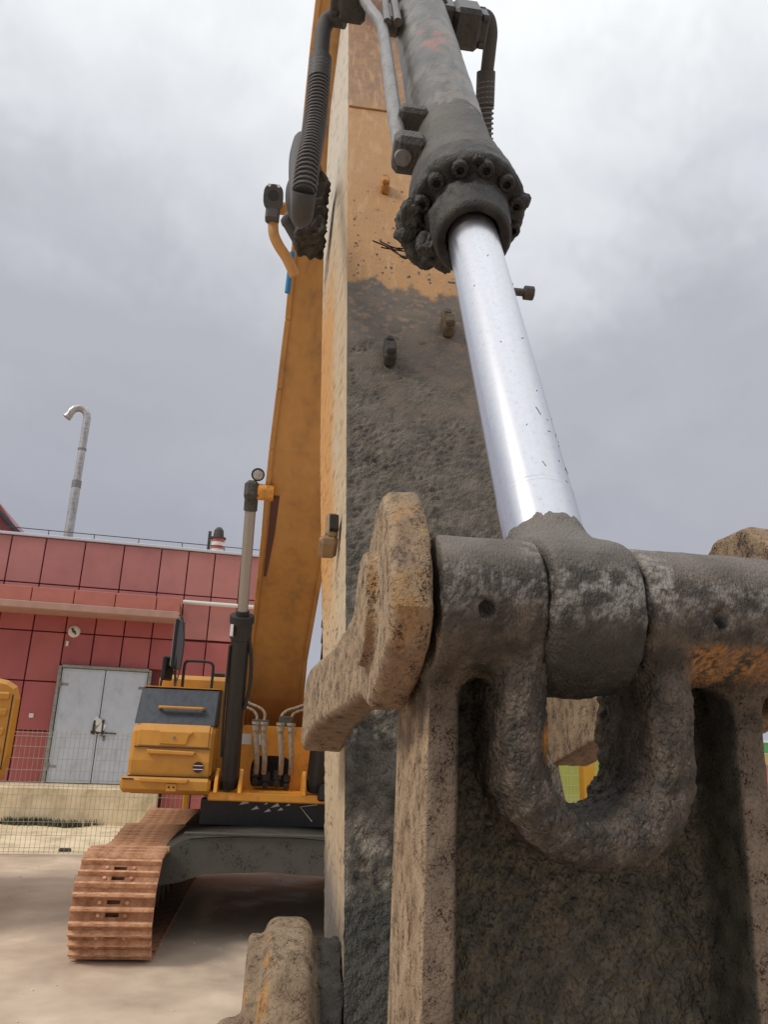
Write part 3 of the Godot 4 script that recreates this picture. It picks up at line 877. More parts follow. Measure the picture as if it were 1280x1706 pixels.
func machine_body() -> void:
	# lower frame under the slewing ring
	var cb := part("undercarriage_frame")
	var m := Mb.new()
	# arched cross beam: section runs across the machine
	var top := [0.86, 0.97, 1.0, 1.02, 1.02]
	var bot := [0.55, 0.58, 0.66, 0.68, 0.69]
	var sx := [-1.05, -0.86, -0.62, -0.2, 0.0]
	for side: float in [-1.0, 1.0]:
		for k in 4:
			var a := float(sx[k]) * side * -1.0; var b := float(sx[k + 1]) * side * -1.0
			var t0: float = top[k]; var t1: float = top[k + 1]; var b0: float = bot[k]; var b1: float = bot[k + 1]
			for tt in [[8.62, -1.0], [12.0, 1.0]]:
				var nn := Vector3(0, 0, -tt[1])
				m.quad(V(a, t0, tt[0]), V(b, t1, tt[0]), V(b, b1, tt[0]), V(a, b0, tt[0]), nn)
			m.quad(V(a, t0, 8.62), V(b, t1, 8.62), V(b, t1 + 0.04, 9.1), V(a, t0 + 0.04, 9.1), Vector3(0, 1, 0.1).normalized())
			m.quad(V(a, t0 + 0.04, 9.1), V(b, t1 + 0.04, 9.1), V(b, t1 + 0.04, 12.0), V(a, t0 + 0.04, 12.0), Vector3.UP)
			m.quad(V(a, b0, 8.62), V(b, b1, 8.62), V(b, b1, 12.0), V(a, b0, 12.0), Vector3.DOWN)
	put("cross_beam", m, mats.frame_dusty, cb)
	var lip := Mb.new()
	lip.box(V(0.0, 1.04, 8.62), Vector3(1.7, 0.03, 0.06), 0.008)
	put("beam_lip", lip, mats.frame_dusty, cb)
	var ring := Mb.new()
	ring.lathe(PackedVector2Array([Vector2(0, 0.0), Vector2(0, 0.78), Vector2(0.12, 0.78), Vector2(0.12, 0.70), Vector2(0.2, 0.70), Vector2(0.2, 0.82), Vector2(0.3, 0.82), Vector2(0.3, 0.0)]), V(0, 1.04, 10.2), Vector3.UP, 48)
	put("slewing_ring", ring, mats.black_paint, cb)
	for k in 18:
		var bo := Mb.new()
		var a := PI * (k + 0.5) / 18.0
		bo.lathe(PackedVector2Array([Vector2(0, 0.022), Vector2(0.03, 0.022), Vector2(0.03, 0)]), V(0.74 * cos(a), 1.16, 10.2 - 0.74 * sin(a)), Vector3.UP, 6)
		put("ring_bolt", bo, mats.black_dusty, cb)
	# dark sheet steel under the platform's front, with flecks of torn white tape on it
	var sk := Mb.new()
	sk.box(V(-0.02, 1.19, 9.3), Vector3(1.5, 0.28, 0.1), 0.01)
	put("ring_guard", sk, mats.black_paint, cb)
	rng.seed = 19
	for q in [[-0.28, 1.27], [-0.16, 1.22], [-0.05, 1.28], [0.06, 1.25], [0.12, 1.22], [0.2, 1.27], [-0.02, 1.2]]:
		var tp := Mb.new()
		var nn := Vector3(0, 0, 1)
		var c := V(q[0], q[1], 9.243)
		var e := rng.randf_range(0.03, 0.07)
		tp.tri(c + Vector3(-e, 0, 0), c + Vector3(e * 0.6, e * 0.3, 0.004), c + Vector3(rng.randf_range(-0.3, 0.3) * e, e * 0.9, 0.01), nn, nn, nn)
		put("torn_tape", tp, mats.white, cb)
	var st := Mb.new()
	st.tube(PackedVector3Array([V(0.52, 1.3, 9.24), V(0.33, 1.27, 9.23), V(0.47, 1.12, 9.235)]), 0.007, 5)
	put("loose_wire", st, mats.white, cb)

	# upper frame
	var up := part("platform")
	var pf := Mb.new()
	pf.box(V(0.0, 1.375, 10.9), Vector3(1.36, 0.09, 3.9), 0.012)
	put("base_plate", pf, mats.paint, up)
	var fr := Mb.new()
	fr.box(V(-1.0, 1.45, 11.4), Vector3(1.1, 0.18, 4.4), 0.02)
	fr.box(V(1.05, 1.45, 11.0), Vector3(1.1, 0.18, 4.2), 0.02)
	put("side_frame", fr, mats.black_paint, up)
	# bulkhead with a rounded opening for the hoses
	var hole := PackedVector2Array()
	for k in 24:
		var a := TAU * k / 24.0
		var cx := cos(a); var cy := sin(a)
		hole.append(Vector2(-0.03 + signf(cx) * pow(absf(cx), 0.5) * 0.235, 1.60 + signf(cy) * pow(absf(cy), 0.6) * 0.195))
	var bulk := Mb.new()
	var outer := PackedVector2Array([Vector2(-0.47, 1.42), Vector2(0.45, 1.42), Vector2(0.45, 2.13), Vector2(-0.47, 2.13)])
	for k in 24:
		var p := hole[k]; var q := hole[(k + 1) % 24]
		var po := ray_to_box(p, Vector2(-0.03, 1.6), outer); var qo := ray_to_box(q, Vector2(-0.03, 1.6), outer)
		bulk.quad(V(p.x, p.y, 9.55), V(q.x, q.y, 9.55), V(qo.x, qo.y, 9.55), V(po.x, po.y, 9.55), Vector3(0, 0, 1))
		var pin := Vector2(-0.03, 1.6) - p
		bulk.quad(V(p.x, p.y, 9.55), V(q.x, q.y, 9.55), V(q.x, q.y, 9.62), V(p.x, p.y, 9.62), Vector3(pin.x, pin.y, 0).normalized())
	put("bulkhead", bulk, mats.paint, up)
	var dk := Mb.new()
	dk.box(V(0, 1.75, 10.1), Vector3(0.9, 0.7, 0.05))
	put("inner_wall", dk, mats.black_paint, up)
	var vb := Mb.new()
	for q in [[-0.2, 1.6, 0.09], [-0.08, 1.56, 0.1], [0.05, 1.58, 0.1], [0.16, 1.55, 0.08]]:
		vb.box(V(q[0], q[1], 9.52), Vector3(q[2], q[2] * 1.1, 0.16), 0.012)
		vb.lathe(PackedVector2Array([Vector2(0, 0.035), Vector2(0.05, 0.035), Vector2(0.05, 0.0)]), V(q[0], q[1] - 0.08, 9.43), Vector3(0, -0.3, 1), 10)
	vb.box(V(-0.02, 1.5, 9.56), Vector3(0.34, 0.08, 0.12), 0.01)
	put("valve_block", vb, mats.black_dusty, up)
	var stk := Mb.new()
	stk.box(V(-0.34, 1.97, 9.545), Vector3(0.11, 0.12, 0.004))
	stk.box(V(-0.2, 1.97, 9.545), Vector3(0.1, 0.12, 0.004))
	put("sticker", stk, mats.white, up)
	# cheek plates that carry the cylinder feet and the boom foot
	for s in [-0.60, -0.345, 0.345, 0.60]:
		var ck := Mb.new()
		side_prism(ck, [Vector2(8.86, 1.42), Vector2(8.9, 1.55), Vector2(9.05, 1.66), Vector2(9.3, 1.62), Vector2(9.6, 1.42)], s - 0.02, s + 0.02, 0.006)
		put("cylinder_lug", ck, mats.paint, up)
	for s in [-0.52, 0.52]:
		var bk := Mb.new()
		side_prism(bk, [Vector2(9.6, 1.42), Vector2(9.75, 2.2), Vector2(10.1, 2.55), Vector2(10.5, 2.5), Vector2(11.2, 1.9), Vector2(11.4, 1.42)], s - 0.03, s + 0.03, 0.008)
		put("boom_bracket", bk, mats.paint, up)

	toolbox()
	# tank and bonnet behind the toolbox, counterweight, cab
	var hb := part("fuel_tank")
	var hm := Mb.new()
	hm.box(V(-1.0, 2.02, 10.55), Vector3(0.86, 1.3, 1.9), 0.05)
	put("tank_body", hm, mats.clean_paint, hb)
	var hm2 := Mb.new()
	hm2.box(V(-0.78, 2.72, 10.2), Vector3(0.16, 0.05, 0.2), 0.01)
	put("filler_cap", hm2, mats.black_paint, hb)
	var en := part("engine_bonnet")
	var em := Mb.new()
	em.box(V(0.0, 2.0, 12.6), Vector3(2.7, 1.25, 2.2), 0.08)
	put("bonnet", em, mats.clean_paint, en)
	var cw := part("counterweight")
	var cwm := Mb.new()
	cwm.box(V(0.0, 1.9, 13.95), Vector3(2.9, 1.3, 0.7), 0.2)
	put("weight", cwm, mats.clean_paint, cw)
	var cab := part("cab")
	var c1 := Mb.new()
	c1.box(V(1.05, 1.95, 10.0), Vector3(0.95, 0.8, 1.7), 0.05)
	put("cab_base", c1, mats.paint, cab)
	var c2 := Mb.new()
	for a in [[0.6, 9.2], [1.5, 9.2], [0.6, 10.8], [1.5, 10.8]]:
		c2.bar(V(a[0], 2.3, a[1]), V(a[0], 3.85, a[1] + 0.1), 0.09, 0.09, 0.02, Vector3.BACK)
	put("pillar", c2, mats.black_paint, cab)
	var c3 := Mb.new()
	c3.box(V(1.05, 3.9, 10.05), Vector3(1.02, 0.14, 1.8), 0.05)
	put("cab_roof", c3, mats.black_paint, cab)
	var c4 := Mb.new()
	c4.box(V(1.05, 3.1, 9.22), Vector3(0.8, 1.45, 0.008))
	c4.box(V(0.6, 3.1, 10.0), Vector3(0.008, 1.45, 1.45))
	c4.box(V(1.5, 3.1, 10.0), Vector3(0.008, 1.45, 1.45))
	put("window", c4, mats.glass, cab)


func ray_to_box(p: Vector2, c: Vector2, box: PackedVector2Array) -> Vector2:
	var d := (p - c).normalized()
	var best := 1e9
	var lo := box[0]; var hi := box[2]
	if d.x > 1e-5: best = minf(best, (hi.x - c.x) / d.x)
	if d.x < -1e-5: best = minf(best, (lo.x - c.x) / d.x)
	if d.y > 1e-5: best = minf(best, (hi.y - c.y) / d.y)
	if d.y < -1e-5: best = minf(best, (lo.y - c.y) / d.y)
	return c + d * best


# a side profile given as (away, up), pushed across the machine from s0 to s1
func side_prism(m: Mb, prof: Array, s0: float, s1: float, bev: float) -> void:
	var p := PackedVector2Array()
	for q in prof: p.append(Vector2(-q.x, q.y))
	m.prism(p, Vector3(s0, 0, T0), Vector3(0, 0, 1), Vector3.UP, Vector3(s1 - s0, 0, 0), bev)


func toolbox() -> void:
	var tb := part("toolbox")
	tag(tb, "yellow tool locker with a dark anti-slip step above it")
	var m := Mb.new()
	side_prism(m, [Vector2(8.93, 1.56), Vector2(8.90, 1.72), Vector2(8.93, 2.02), Vector2(8.99, 2.09), Vector2(9.75, 2.09), Vector2(9.75, 1.56)], -1.545, -0.665, 0.035)
	put("locker_body", m, mats.clean_paint, tb)
	var bm := Mb.new()
	side_prism(bm, [Vector2(8.96, 1.385), Vector2(8.88, 1.43), Vector2(8.865, 1.52), Vector2(8.89, 1.555), Vector2(9.7, 1.555), Vector2(9.7, 1.385)], -1.60, -0.66, 0.03)
	put("bumper", bm, mats.clean_paint, tb)
	# upper lid with a raised pad
	var ld := Mb.new()
	side_prism(ld, [Vector2(8.905, 1.875), Vector2(8.918, 2.03), Vector2(8.975, 2.10), Vector2(9.1, 2.105), Vector2(9.1, 1.875)], -1.475, -0.715, 0.012)
	put("lid", ld, mats.clean_paint, tb)
	var pd := Mb.new()
	pd.prism(PackedVector2Array([Vector2(-1.24, 1.89), Vector2(-0.96, 1.885), Vector2(-0.93, 1.99), Vector2(-0.9, 2.0), Vector2(-0.9, 2.03), Vector2(-1.26, 2.03)]), V(0, 0, 8.915), Vector3.RIGHT, Vector3.UP, Vector3(0, 0, 0.022), 0.01)
	put("lid_pad", pd, mats.clean_paint, tb)
	var lk := Mb.new()
	lk.lathe(PackedVector2Array([Vector2(0, 0.016), Vector2(0.012, 0.016), Vector2(0.012, 0.0)]), V(-1.09, 1.96, 8.893), Vector3.BACK, 12)
	put("lock", lk, mats.steel, tb)
	for q in [[-1.36, -0.85, 1.835, 1.72], [-1.40, -0.89, 1.55, 1.50]]:
		var hd := Mb.new()
		hd.prism(PackedVector2Array([Vector2(q[0], q[2]), Vector2(q[1], q[2] - 0.01), Vector2(q[1] - 0.012, q[2] - 0.05), Vector2(q[0] + 0.012, q[2] - 0.045)]), V(0, 0, 8.905), Vector3.RIGHT, Vector3.UP, Vector3(0, 0, 0.055 if q[2] > 1.6 else 0.075), 0.008)
		put("grab_ledge", hd, mats.clean_paint, tb)
	var sl := Mb.new()
	sl.box(V(-1.1, 1.858, 8.902), Vector3(0.8, 0.008, 0.02))
	sl.box(V(-1.1, 1.562, 8.902), Vector3(0.86, 0.01, 0.03))
	sl.box(V(-1.52, 1.53, 8.864), Vector3(0.12, 0.012, 0.01))
	put("seam", sl, mats.black_paint, tb)
	# round emblem: dark disc with two pale bars
	var e1 := Mb.new()
	e1.lathe(PackedVector2Array([Vector2(0, 0.056), Vector2(0.006, 0.056), Vector2(0.006, 0)]), V(-0.805, 1.665, 8.896), Vector3.BACK, 28)
	put("emblem_disc", e1, mats.logo, tb)
	var e2 := Mb.new()
	e2.box(V(-0.805, 1.684, 8.888), Vector3(0.10, 0.008, 0.003))
	e2.box(V(-0.805, 1.646, 8.888), Vector3(0.10, 0.008, 0.003))
	put("emblem_bar", e2, mats.white, tb)
	var lt := Mb.new()
	lt.box(V(-1.06, 1.455, 8.862), Vector3(0.11, 0.08, 0.025), 0.006)
	put("catch", lt, mats.clean_paint, tb)
	var lt2 := Mb.new()
	for x in [-1.085, -1.035]:
		lt2.lathe(PackedVector2Array([Vector2(0, 0.011), Vector2(0.008, 0.011), Vector2(0.008, 0)]), V(x, 1.46, 8.85), Vector3.BACK, 8)
	put("catch_bolt", lt2, mats.black_dusty, tb)
	# dark sloping step with a yellow grab bar
	var stp := Mb.new()
	side_prism(stp, [Vector2(8.985, 2.095), Vector2(9.22, 2.48), Vector2(9.30, 2.50), Vector2(9.75, 2.50), Vector2(9.75, 2.095)], -1.545, -0.675, 0.012)
	put("step", stp, mats.navy, tb)
	var gb := Mb.new()
	var g0 := V(-1.30, 2.28, 9.03); var g1 := V(-0.83, 2.28, 9.03)
	gb.bar(g0, g1, 0.05, 0.028, 0.008)
	gb.bar(g0, V(-1.30, 2.27, 9.12), 0.03, 0.03, 0.006)
	gb.bar(g1, V(-0.83, 2.27, 9.12), 0.03, 0.03, 0.006)
	put("grab_bar", gb, mats.clean_paint, tb)
	var tp := Mb.new()
	tp.box(V(-1.1, 2.508, 9.5), Vector3(0.86, 0.012, 0.52))
	put("step_top", tp, mats.clean_paint, tb)
	# handrail
	var hr := part("handrail")
	var r1 := Mb.new()
	r1.tube(curve([V(-1.115, 2.5, 9.3), V(-1.115, 2.74, 9.3), V(-1.10, 2.80, 9.3), V(-1.06, 2.815, 9.3), V(-0.86, 2.815, 9.3), V(-0.80, 2.79, 9.3), V(-0.785, 2.73, 9.3), V(-0.785, 2.5, 9.3)], 5), 0.017, 10)
	put("rail", r1, mats.black_paint, hr)
	# folded mirror on its stalk
	var mi := part("mirror")
	var m1 := Mb.new()
	m1.tube(curve([V(-1.19, 2.52, 9.25), V(-1.22, 2.9, 9.22), V(-1.23, 3.22, 9.22)], 5), 0.014, 8)
	m1.tube(curve([V(-1.36, 2.5, 9.3), V(-1.34, 2.65, 9.28), V(-1.25, 2.85, 9.25), V(-1.22, 2.95, 9.22)], 5), 0.014, 8)
	put("stalk", m1, mats.black_paint, mi)
	var m2 := Mb.new()
	var tw := Basis(Vector3.UP, 1.40)
	m2.box(V(-1.215, 3.0, 9.3), Vector3(0.30, 0.58, 0.045), 0.02, tw)
	put("mirror_shell", m2, mats.black_paint, mi)
	var m2b := Mb.new()
	m2b.box(V(-1.215, 3.0, 9.3) + tw * Vector3(0, 0, -0.026), Vector3(0.26, 0.52, 0.006), 0.0, tw)
	put("mirror_glass", m2b, mats.chrome_small, mi)
	var mf := Mb.new()
	mf.tube(curve([V(-1.19, 2.52, 9.24), V(-1.15, 2.75, 9.24), V(-1.145, 3.05, 9.24), V(-1.19, 3.30, 9.24), V(-1.235, 3.33, 9.24)], 5), 0.009, 6)
	put("mirror_rail", mf, mats.hose_dusty, mi)
	var m3 := Mb.new()
	m3.box(V(-1.30, 2.72, 9.28), Vector3(0.18, 0.28, 0.05), 0.02, Basis(Vector3.UP, 1.0))
	put("lower_mirror", m3, mats.black_paint, mi)


func shoe_mesh() -> ArrayMesh:
	var m := Mb.new()
	var w := 0.73; var l := 0.322
	m.col = Color(0.62, 0.56, 0.52)  # packed mud, its colour darkened to add shade between the bars
	# plate with two oval openings along its middle line: strips left and right, bridges between
	m.box(Vector3(-w * 0.29, 0, 0), Vector3(w * 0.42, 0.016, l), 0.003)
	m.box(Vector3(w * 0.29, 0, 0), Vector3(w * 0.42, 0.016, l), 0.003)
	for z in [[-0.161, -0.075], [-0.040, 0.030], [0.062, 0.161]]:
		m.box(Vector3(0, 0, (z[0] + z[1]) * 0.5), Vector3(w * 0.165 - 0.002, 0.0155, z[1] - z[0]), 0.002)
	m.col = Color(1.1, 1.06, 1.02)  # worn bars, lightened in colour to add to that shading contrast
	for z in [-0.13, -0.012, 0.105]:
		var ex := Vector3(0, 0, 1)
		m.prism(PackedVector2Array([Vector2(-0.024, 0.008), Vector2(0.022, 0.008), Vector2(0.008, 0.05), Vector2(-0.010, 0.05)]), Vector3(-w * 0.5, 0, z), ex, Vector3.UP, Vector3(w, 0, 0), 0.003)
	for x in [-0.12, 0.12]:
		for z in [-0.06, 0.045]:
			m.lathe(PackedVector2Array([Vector2(0.008, 0.019), Vector2(0.024, 0.017), Vector2(0.026, 0.0)]), Vector3(x, 0, z), Vector3.UP, 6)
	m.col = Color(0.3, 0.27, 0.25)
	# chain link under the plate
	for x in [-0.07, 0.07]:
		m.box(Vector3(x, -0.05, 0), Vector3(0.035, 0.085, 0.29), 0.01)
	return m.mesh()


func tracks() -> void:
	var sm := shoe_mesh()
	# centre line of the chain's outside, as (away, up), starting at the front bottom and going up and back
	var prof: Array[Vector2] = []
	var cf := Vector2(8.32, 0.455); var cr := Vector2(12.05, 0.455); var r := 0.425
	for k in 25:
		var a := PI * 0.5 + PI * k / 24.0
		prof.append(cf + Vector2(cos(a), -sin(a)) * Vector2(r, r))
	for k in range(1, 40):
		var f := k / 40.0
		prof.append(Vector2(lerpf(cf.x, cr.x, f), cf.y + r - 0.08 * sin(PI * f * 2.0) * sin(PI * f * 2.0)))
	for k in 25:
		var a := -PI * 0.5 + PI * k / 24.0
		prof.append(cr + Vector2(cos(a), -sin(a)) * r)
	prof[0] = prof[0]
	var cl := Curve2D.new()
	cl.bake_interval = 0.02
	for p in prof: cl.add_point(p)
	cl.add_point(prof[0])
	var length := cl.get_baked_length()
	var count := int(round(length / 0.298))
	for side in [-1.34, 1.34]:
		var tr := part("track")
		tr.position = Vector3(side, 0, 0)
		tag(tr, "rusty brown crawler track under the tool locker" if side < 0 else "crawler track on the cab side")
		for k in count:
			var d := length * (k + 0.35) / count
			var p := cl.sample_baked(d)
			var q := cl.sample_baked(fmod(d + 0.03, length)) - cl.sample_baked(maxf(d - 0.03, 0.0))
			q = q.normalized()
			var fwd := Vector3(0, q.y, -q.x)
			var nrm := Vector3(1, 0, 0).cross(fwd)
			var mid := Vector3(0, 0.455, T0 - lerpf(cf.x, cr.x, clampf((p.x - cf.x) / (cr.x - cf.x), 0, 1)))
			var at := Vector3(0, p.y, T0 - p.x)
			if nrm.dot(at - mid) < 0.0: nrm = -nrm
			var o := put("track_shoe", sm, mats.track_metal, tr)
			o.transform = Transform3D(Basis(nrm.cross(fwd), nrm, fwd), at)
		var wl := Mb.new()
		for c in [cf, cr]:
			wl.lathe(PackedVector2Array([Vector2(-0.14, 0.12), Vector2(-0.12, 0.33), Vector2(-0.05, 0.33), Vector2(-0.05, 0.30), Vector2(0.05, 0.30), Vector2(0.05, 0.33), Vector2(0.12, 0.33), Vector2(0.14, 0.12), Vector2(0.14, 0)]), Vector3(0, c.y, T0 - c.x), Vector3.RIGHT, 28)
		put("idler_wheel", wl, mats.track_metal, tr)
		var fm := Mb.new()
		fm.box(Vector3(0, 0.44, T0 - 10.2), Vector3(0.34, 0.34, 3.3), 0.04)
		for k in 7:
			fm.lathe(PackedVector2Array([Vector2(-0.16, 0), Vector2(-0.16, 0.13), Vector2(0.16, 0.13), Vector2(0.16, 0)]), Vector3(0, 0.22, T0 - 8.9 - k * 0.45), Vector3.RIGHT, 16)
		put("track_frame", fm, mats.frame_dusty, tr)


func boom() -> void:
	var bm := part("boom")
	tag(bm, "yellow boom rising behind the stick, seen from below")
	# underside line as (away, up) and the line of its left edge
	var pr := [Vector2(10.35, 2.12), Vector2(10.0, 2.45), Vector2(9.6, 2.92), Vector2(9.1, 3.38), Vector2(8.6, 3.74), Vector2(8.1, 4.1), Vector2(7.7, 4.42), Vector2(7.3, 4.78), Vector2(6.9, 5.25), Vector2(6.55, 5.8), Vector2(6.25, 6.4), Vector2(5.95, 7.1), Vector2(5.6, 8.0), Vector2(5.25, 8.9)]
	var le := [-0.37, -0.385, -0.385, -0.345, -0.315, -0.29, -0.277, -0.255, -0.22, -0.185, -0.172, -0.165, -0.14, -0.10]
	var m := Mb.new()
	var wdt := 0.665
	var back: Array[Vector2] = []
	for i in pr.size():
		var d: Vector2 = (pr[mini(i + 1, pr.size() - 1)] - pr[maxi(i - 1, 0)]).normalized()
		var nrm := Vector2(-d.y, d.x)
		if nrm.x < 0: nrm = -nrm
		var dep := lerpf(0.45, 0.95, smoothstep(0.0, 4.0, float(i)))
		back.append(pr[i] + nrm * dep)
	for i in pr.size() - 1:
		var a: Vector2 = pr[i]; var b: Vector2 = pr[i + 1]
		var d := (b - a).normalized()
		var nf := Vector3(0, d.x, d.y).normalized()      # towards the camera and down
		nf = Vector3(0, -absf(d.x), absf(d.y))
		var l0: float = le[i]; var l1: float = le[i + 1]
		m.quad(V(l0, a.y, a.x), V(l0 + wdt, a.y, a.x), V(l1 + wdt, b.y, b.x), V(l1, b.y, b.x), nf)
		m.quad(V(l0, back[i].y, back[i].x), V(l0 + wdt, back[i].y, back[i].x), V(l1 + wdt, back[i + 1].y, back[i + 1].x), V(l1, back[i + 1].y, back[i + 1].x), -nf)
		for sd in 2:
			var x0 := l0 + (0.03 if sd == 0 else wdt - 0.03); var x1 := l1 + (0.03 if sd == 0 else wdt - 0.03)
			m.quad(V(x0, a.y, a.x), V(x1, b.y, b.x), V(x1, back[i + 1].y, back[i + 1].x), V(x0, back[i].y, back[i].x), Vector3(-1 if sd == 0 else 1, 0, 0))
	put("box_section", m, mats.boom_paint, bm)
	# the bottom plate stands proud of the side plates: a bright edge strip
	for sd in 2:
		var e := Mb.new()
		for i in pr.size() - 1:
			var a: Vector2 = pr[i]; var b: Vector2 = pr[i + 1]
			var x0: float = le[i] + (-0.005 if sd == 0 else wdt + 0.005); var x1: float = le[i + 1] + (-0.005 if sd == 0 else wdt + 0.005)
			e.bar(V(x0, a.y, a.x - 0.012), V(x1, b.y, b.x - 0.012), 0.05, 0.045, 0.008, Vector3.BACK)
		put("edge_strip", e, mats.boom_paint, bm)
	# foot boss
	var fb := Mb.new()
	fb.lathe(PackedVector2Array([Vector2(0, 0), Vector2(0, 0.17), Vector2(0.78, 0.17), Vector2(0.78, 0)]), V(-0.42, 2.3, 10.45), Vector3.RIGHT, 24)
	put("foot_boss", fb, mats.boom_paint, bm)
	# smear of old red primer on the underside near its left edge, as in a scrape
	var rp := Mb.new()
	for i in 2:
		var a: Vector2 = pr[4 + i] + Vector2(-0.006, -0.006); var b: Vector2 = pr[5 + i] + Vector2(-0.006, -0.006)
		var w0: float = [0.03, 0.07, 0.085, 0.07, 0.05][i]; var w1: float = [0.07, 0.085, 0.07, 0.05, 0.01][i]
		rp.quad(V(le[4 + i] + 0.04, a.y, a.x), V(le[4 + i] + 0.04 + w0, a.y, a.x), V(le[5 + i] + 0.04 + w1, b.y, b.x), V(le[5 + i] + 0.04, b.y, b.x), Vector3(0, -0.5, 0.8).normalized())
	mat("primer", lin(0.14, 0.05, 0.035), 0.7, 0.0, tex.grain, Vector3(4, 4, 4))
	put("primer_scrape", rp, mats.primer, bm)
	# boom cylinders, one each side
	for sgn in [-1, 1]:
		var c := part("boom_cylinder")
		tag(c, "black boom cylinder on the locker side, its rod half out" if sgn < 0 else "black boom cylinder on the cab side")
		var mir := Vector3(sgn * -1.0, 1, 1)
		var off := 0.0 if sgn < 0 else 0.02
		var foot := V(-0.465, 1.47, 9.02); var gland := V(-0.432, 3.08, 8.2); var tip := V(-0.435, 4.42, 7.62)
		if sgn > 0:
			foot.x = 0.465; gland.x = 0.475; tip.x = 0.55
		var ax := (tip - foot).normalized()
		var L := (gland - foot).dot(ax)
		var R := (tip - foot).length()
		var bar := Mb.new()
		bar.lathe(PackedVector2Array([Vector2(0.0, 0.0), Vector2(0.0, 0.085), Vector2(0.1, 0.098), Vector2(L - 0.12, 0.098), Vector2(L - 0.11, 0.112), Vector2(L + 0.06, 0.112), Vector2(L + 0.06, 0.06)]), foot, ax, 24)
		put("barrel", bar, mats.black_paint, c)
		var gl := Mb.new()
		gl.lathe(PackedVector2Array([Vector2(L + 0.06, 0.05), Vector2(L + 0.06, 0.128), Vector2(L + 0.14, 0.128), Vector2(L + 0.14, 0.07), Vector2(L + 0.19, 0.07), Vector2(L + 0.19, 0.04)]), foot, ax, 12)
		put("gland", gl, mats.black_dusty, c)
		var rd := Mb.new()
		rd.lathe(PackedVector2Array([Vector2(L, 0.056), Vector2(R - 0.1, 0.056)]), foot, ax, 20)
		put("piston_rod", rd, mats.chrome_small, c)
		var ey := Mb.new()
		ey.box(tip, Vector3(0.15, 0.2, 0.2), 0.04)
		ey.tube(PackedVector3Array([tip - ax * 0.2, tip - ax * 0.05]), 0.07, 14)
		put("rod_eye", ey, mats.frame_dusty, c)
		var tn := Mb.new()
		tn.tube(PackedVector3Array([tip + Vector3(0.06 * -sgn, 0, 0), tip + Vector3(0.22 * -sgn, 0.0, 0)]), 0.085, 16)
		put("trunnion", tn, mats.paint, c)
		if sgn < 0:
			var pp := Mb.new()
			pp.tube(curve([foot + ax * 0.35 + Vector3(-0.11, 0, 0.03), foot + ax * 0.9 + Vector3(-0.115, 0, 0.03), foot + ax * (L - 0.2) + Vector3(-0.10, 0, 0.05)], 6), 0.014, 8)
			put("oil_pipe", pp, mats.black_dusty, c)
			pp = Mb.new()
			pp.tube(curve([foot + ax * 0.9 + Vector3(0.10, 0, 0.05), foot + ax * 1.2 + Vector3(0.14, 0, 0.06), foot + ax * (L - 0.35) + Vector3(0.13, 0, 0.04), foot + ax * (L - 0.1) + Vector3(0.09, 0, 0.03)], 6), 0.02, 8)
			put("oil_pipe", pp, mats.black_dusty, c)
			var wl := Mb.new()
			wl.box(gland + Vector3(-0.105, -0.02, 0.05), Vector3(0.03, 0.12, 0.07), 0.004)
			put("tag_plate", wl, mats.white, c)
	# round work lamp beside the rod eye
	var lp := part("work_lamp")
	var l1 := Mb.new()
	l1.lathe(PackedVector2Array([Vector2(-0.07, 0.0), Vector2(-0.06, 0.05), Vector2(0, 0.068), Vector2(0.012, 0.068), Vector2(0.012, 0.054)]), V(-0.385, 4.58, 7.55), Vector3(0.05, -0.15, 1), 24)
	put("lamp_shell", l1, mats.black_paint, lp)
	var l2 := Mb.new()
	l2.lathe(PackedVector2Array([Vector2(0.006, 0.054), Vector2(0.012, 0.03), Vector2(0.014, 0)]), V(-0.385, 4.58, 7.55), Vector3(0.05, -0.15, 1), 24)
	put("lamp_lens", l2, mats.lens, lp)
	# pale supply pipes that bend out of the bulkhead
	var hs := part("supply_hoses")
	for q in [[-0.235, -0.195], [-0.148, -0.108], [0.045, 0.085], [0.165, 0.2]]:
		var h1 := Mb.new()
		h1.tube(curve([V(q[1], 1.60, 9.46), V(q[1] - 0.005, 1.8, 9.36), V(q[0], 2.05, 9.33), V(q[0], 2.12, 9.33)], 6), 0.031, 12)
		put("hose", h1, mats.pale_hose, hs)
		var h2 := Mb.new()
		h2.lathe(PackedVector2Array([Vector2(0, 0.03), Vector2(0, 0.042), Vector2(0.07, 0.042), Vector2(0.07, 0.055), Vector2(0.10, 0.055), Vector2(0.10, 0.0)]), V(q[0], 2.07, 9.33), Vector3.UP, 10)
		put("fitting", h2, mats.pale_hose, hs)
	for q in [[[-0.148, 2.17], [-0.15, 2.27], [-0.22, 2.33], [-0.33, 2.37], [-0.42, 2.42]], [[-0.235, 2.17], [-0.24, 2.24], [-0.3, 2.3], [-0.42, 2.34]], [[0.045, 2.17], [0.05, 2.25], [0.11, 2.31], [0.22, 2.35], [0.38, 2.42]], [[0.165, 2.17], [0.17, 2.25], [0.22, 2.3], [0.4, 2.36]]]:
		var pts := []
		for p in q: pts.append(V(p[0], p[1], 9.33 + absf(p[0]) * 0.2))
		var h3 := Mb.new()
		h3.tube(curve(pts, 5), 0.017, 8)
		put("steel_pipe", h3, mats.pale_hose, hs)
	var fb2 := Mb.new()
	fb2.box(V(0.1, 2.19, 9.36), Vector3(0.16, 0.11, 0.1), 0.012)
	fb2.box(V(-0.19, 2.17, 9.37), Vector3(0.2, 0.05, 0.06), 0.01)
	put("clamp_block", fb2, mats.frame_dusty, hs)


# ------------------------------------------------------------------ the stick (dipper arm)
func tf(h: float) -> float:
	return 1.385 + 0.589 * (h - 2.069)


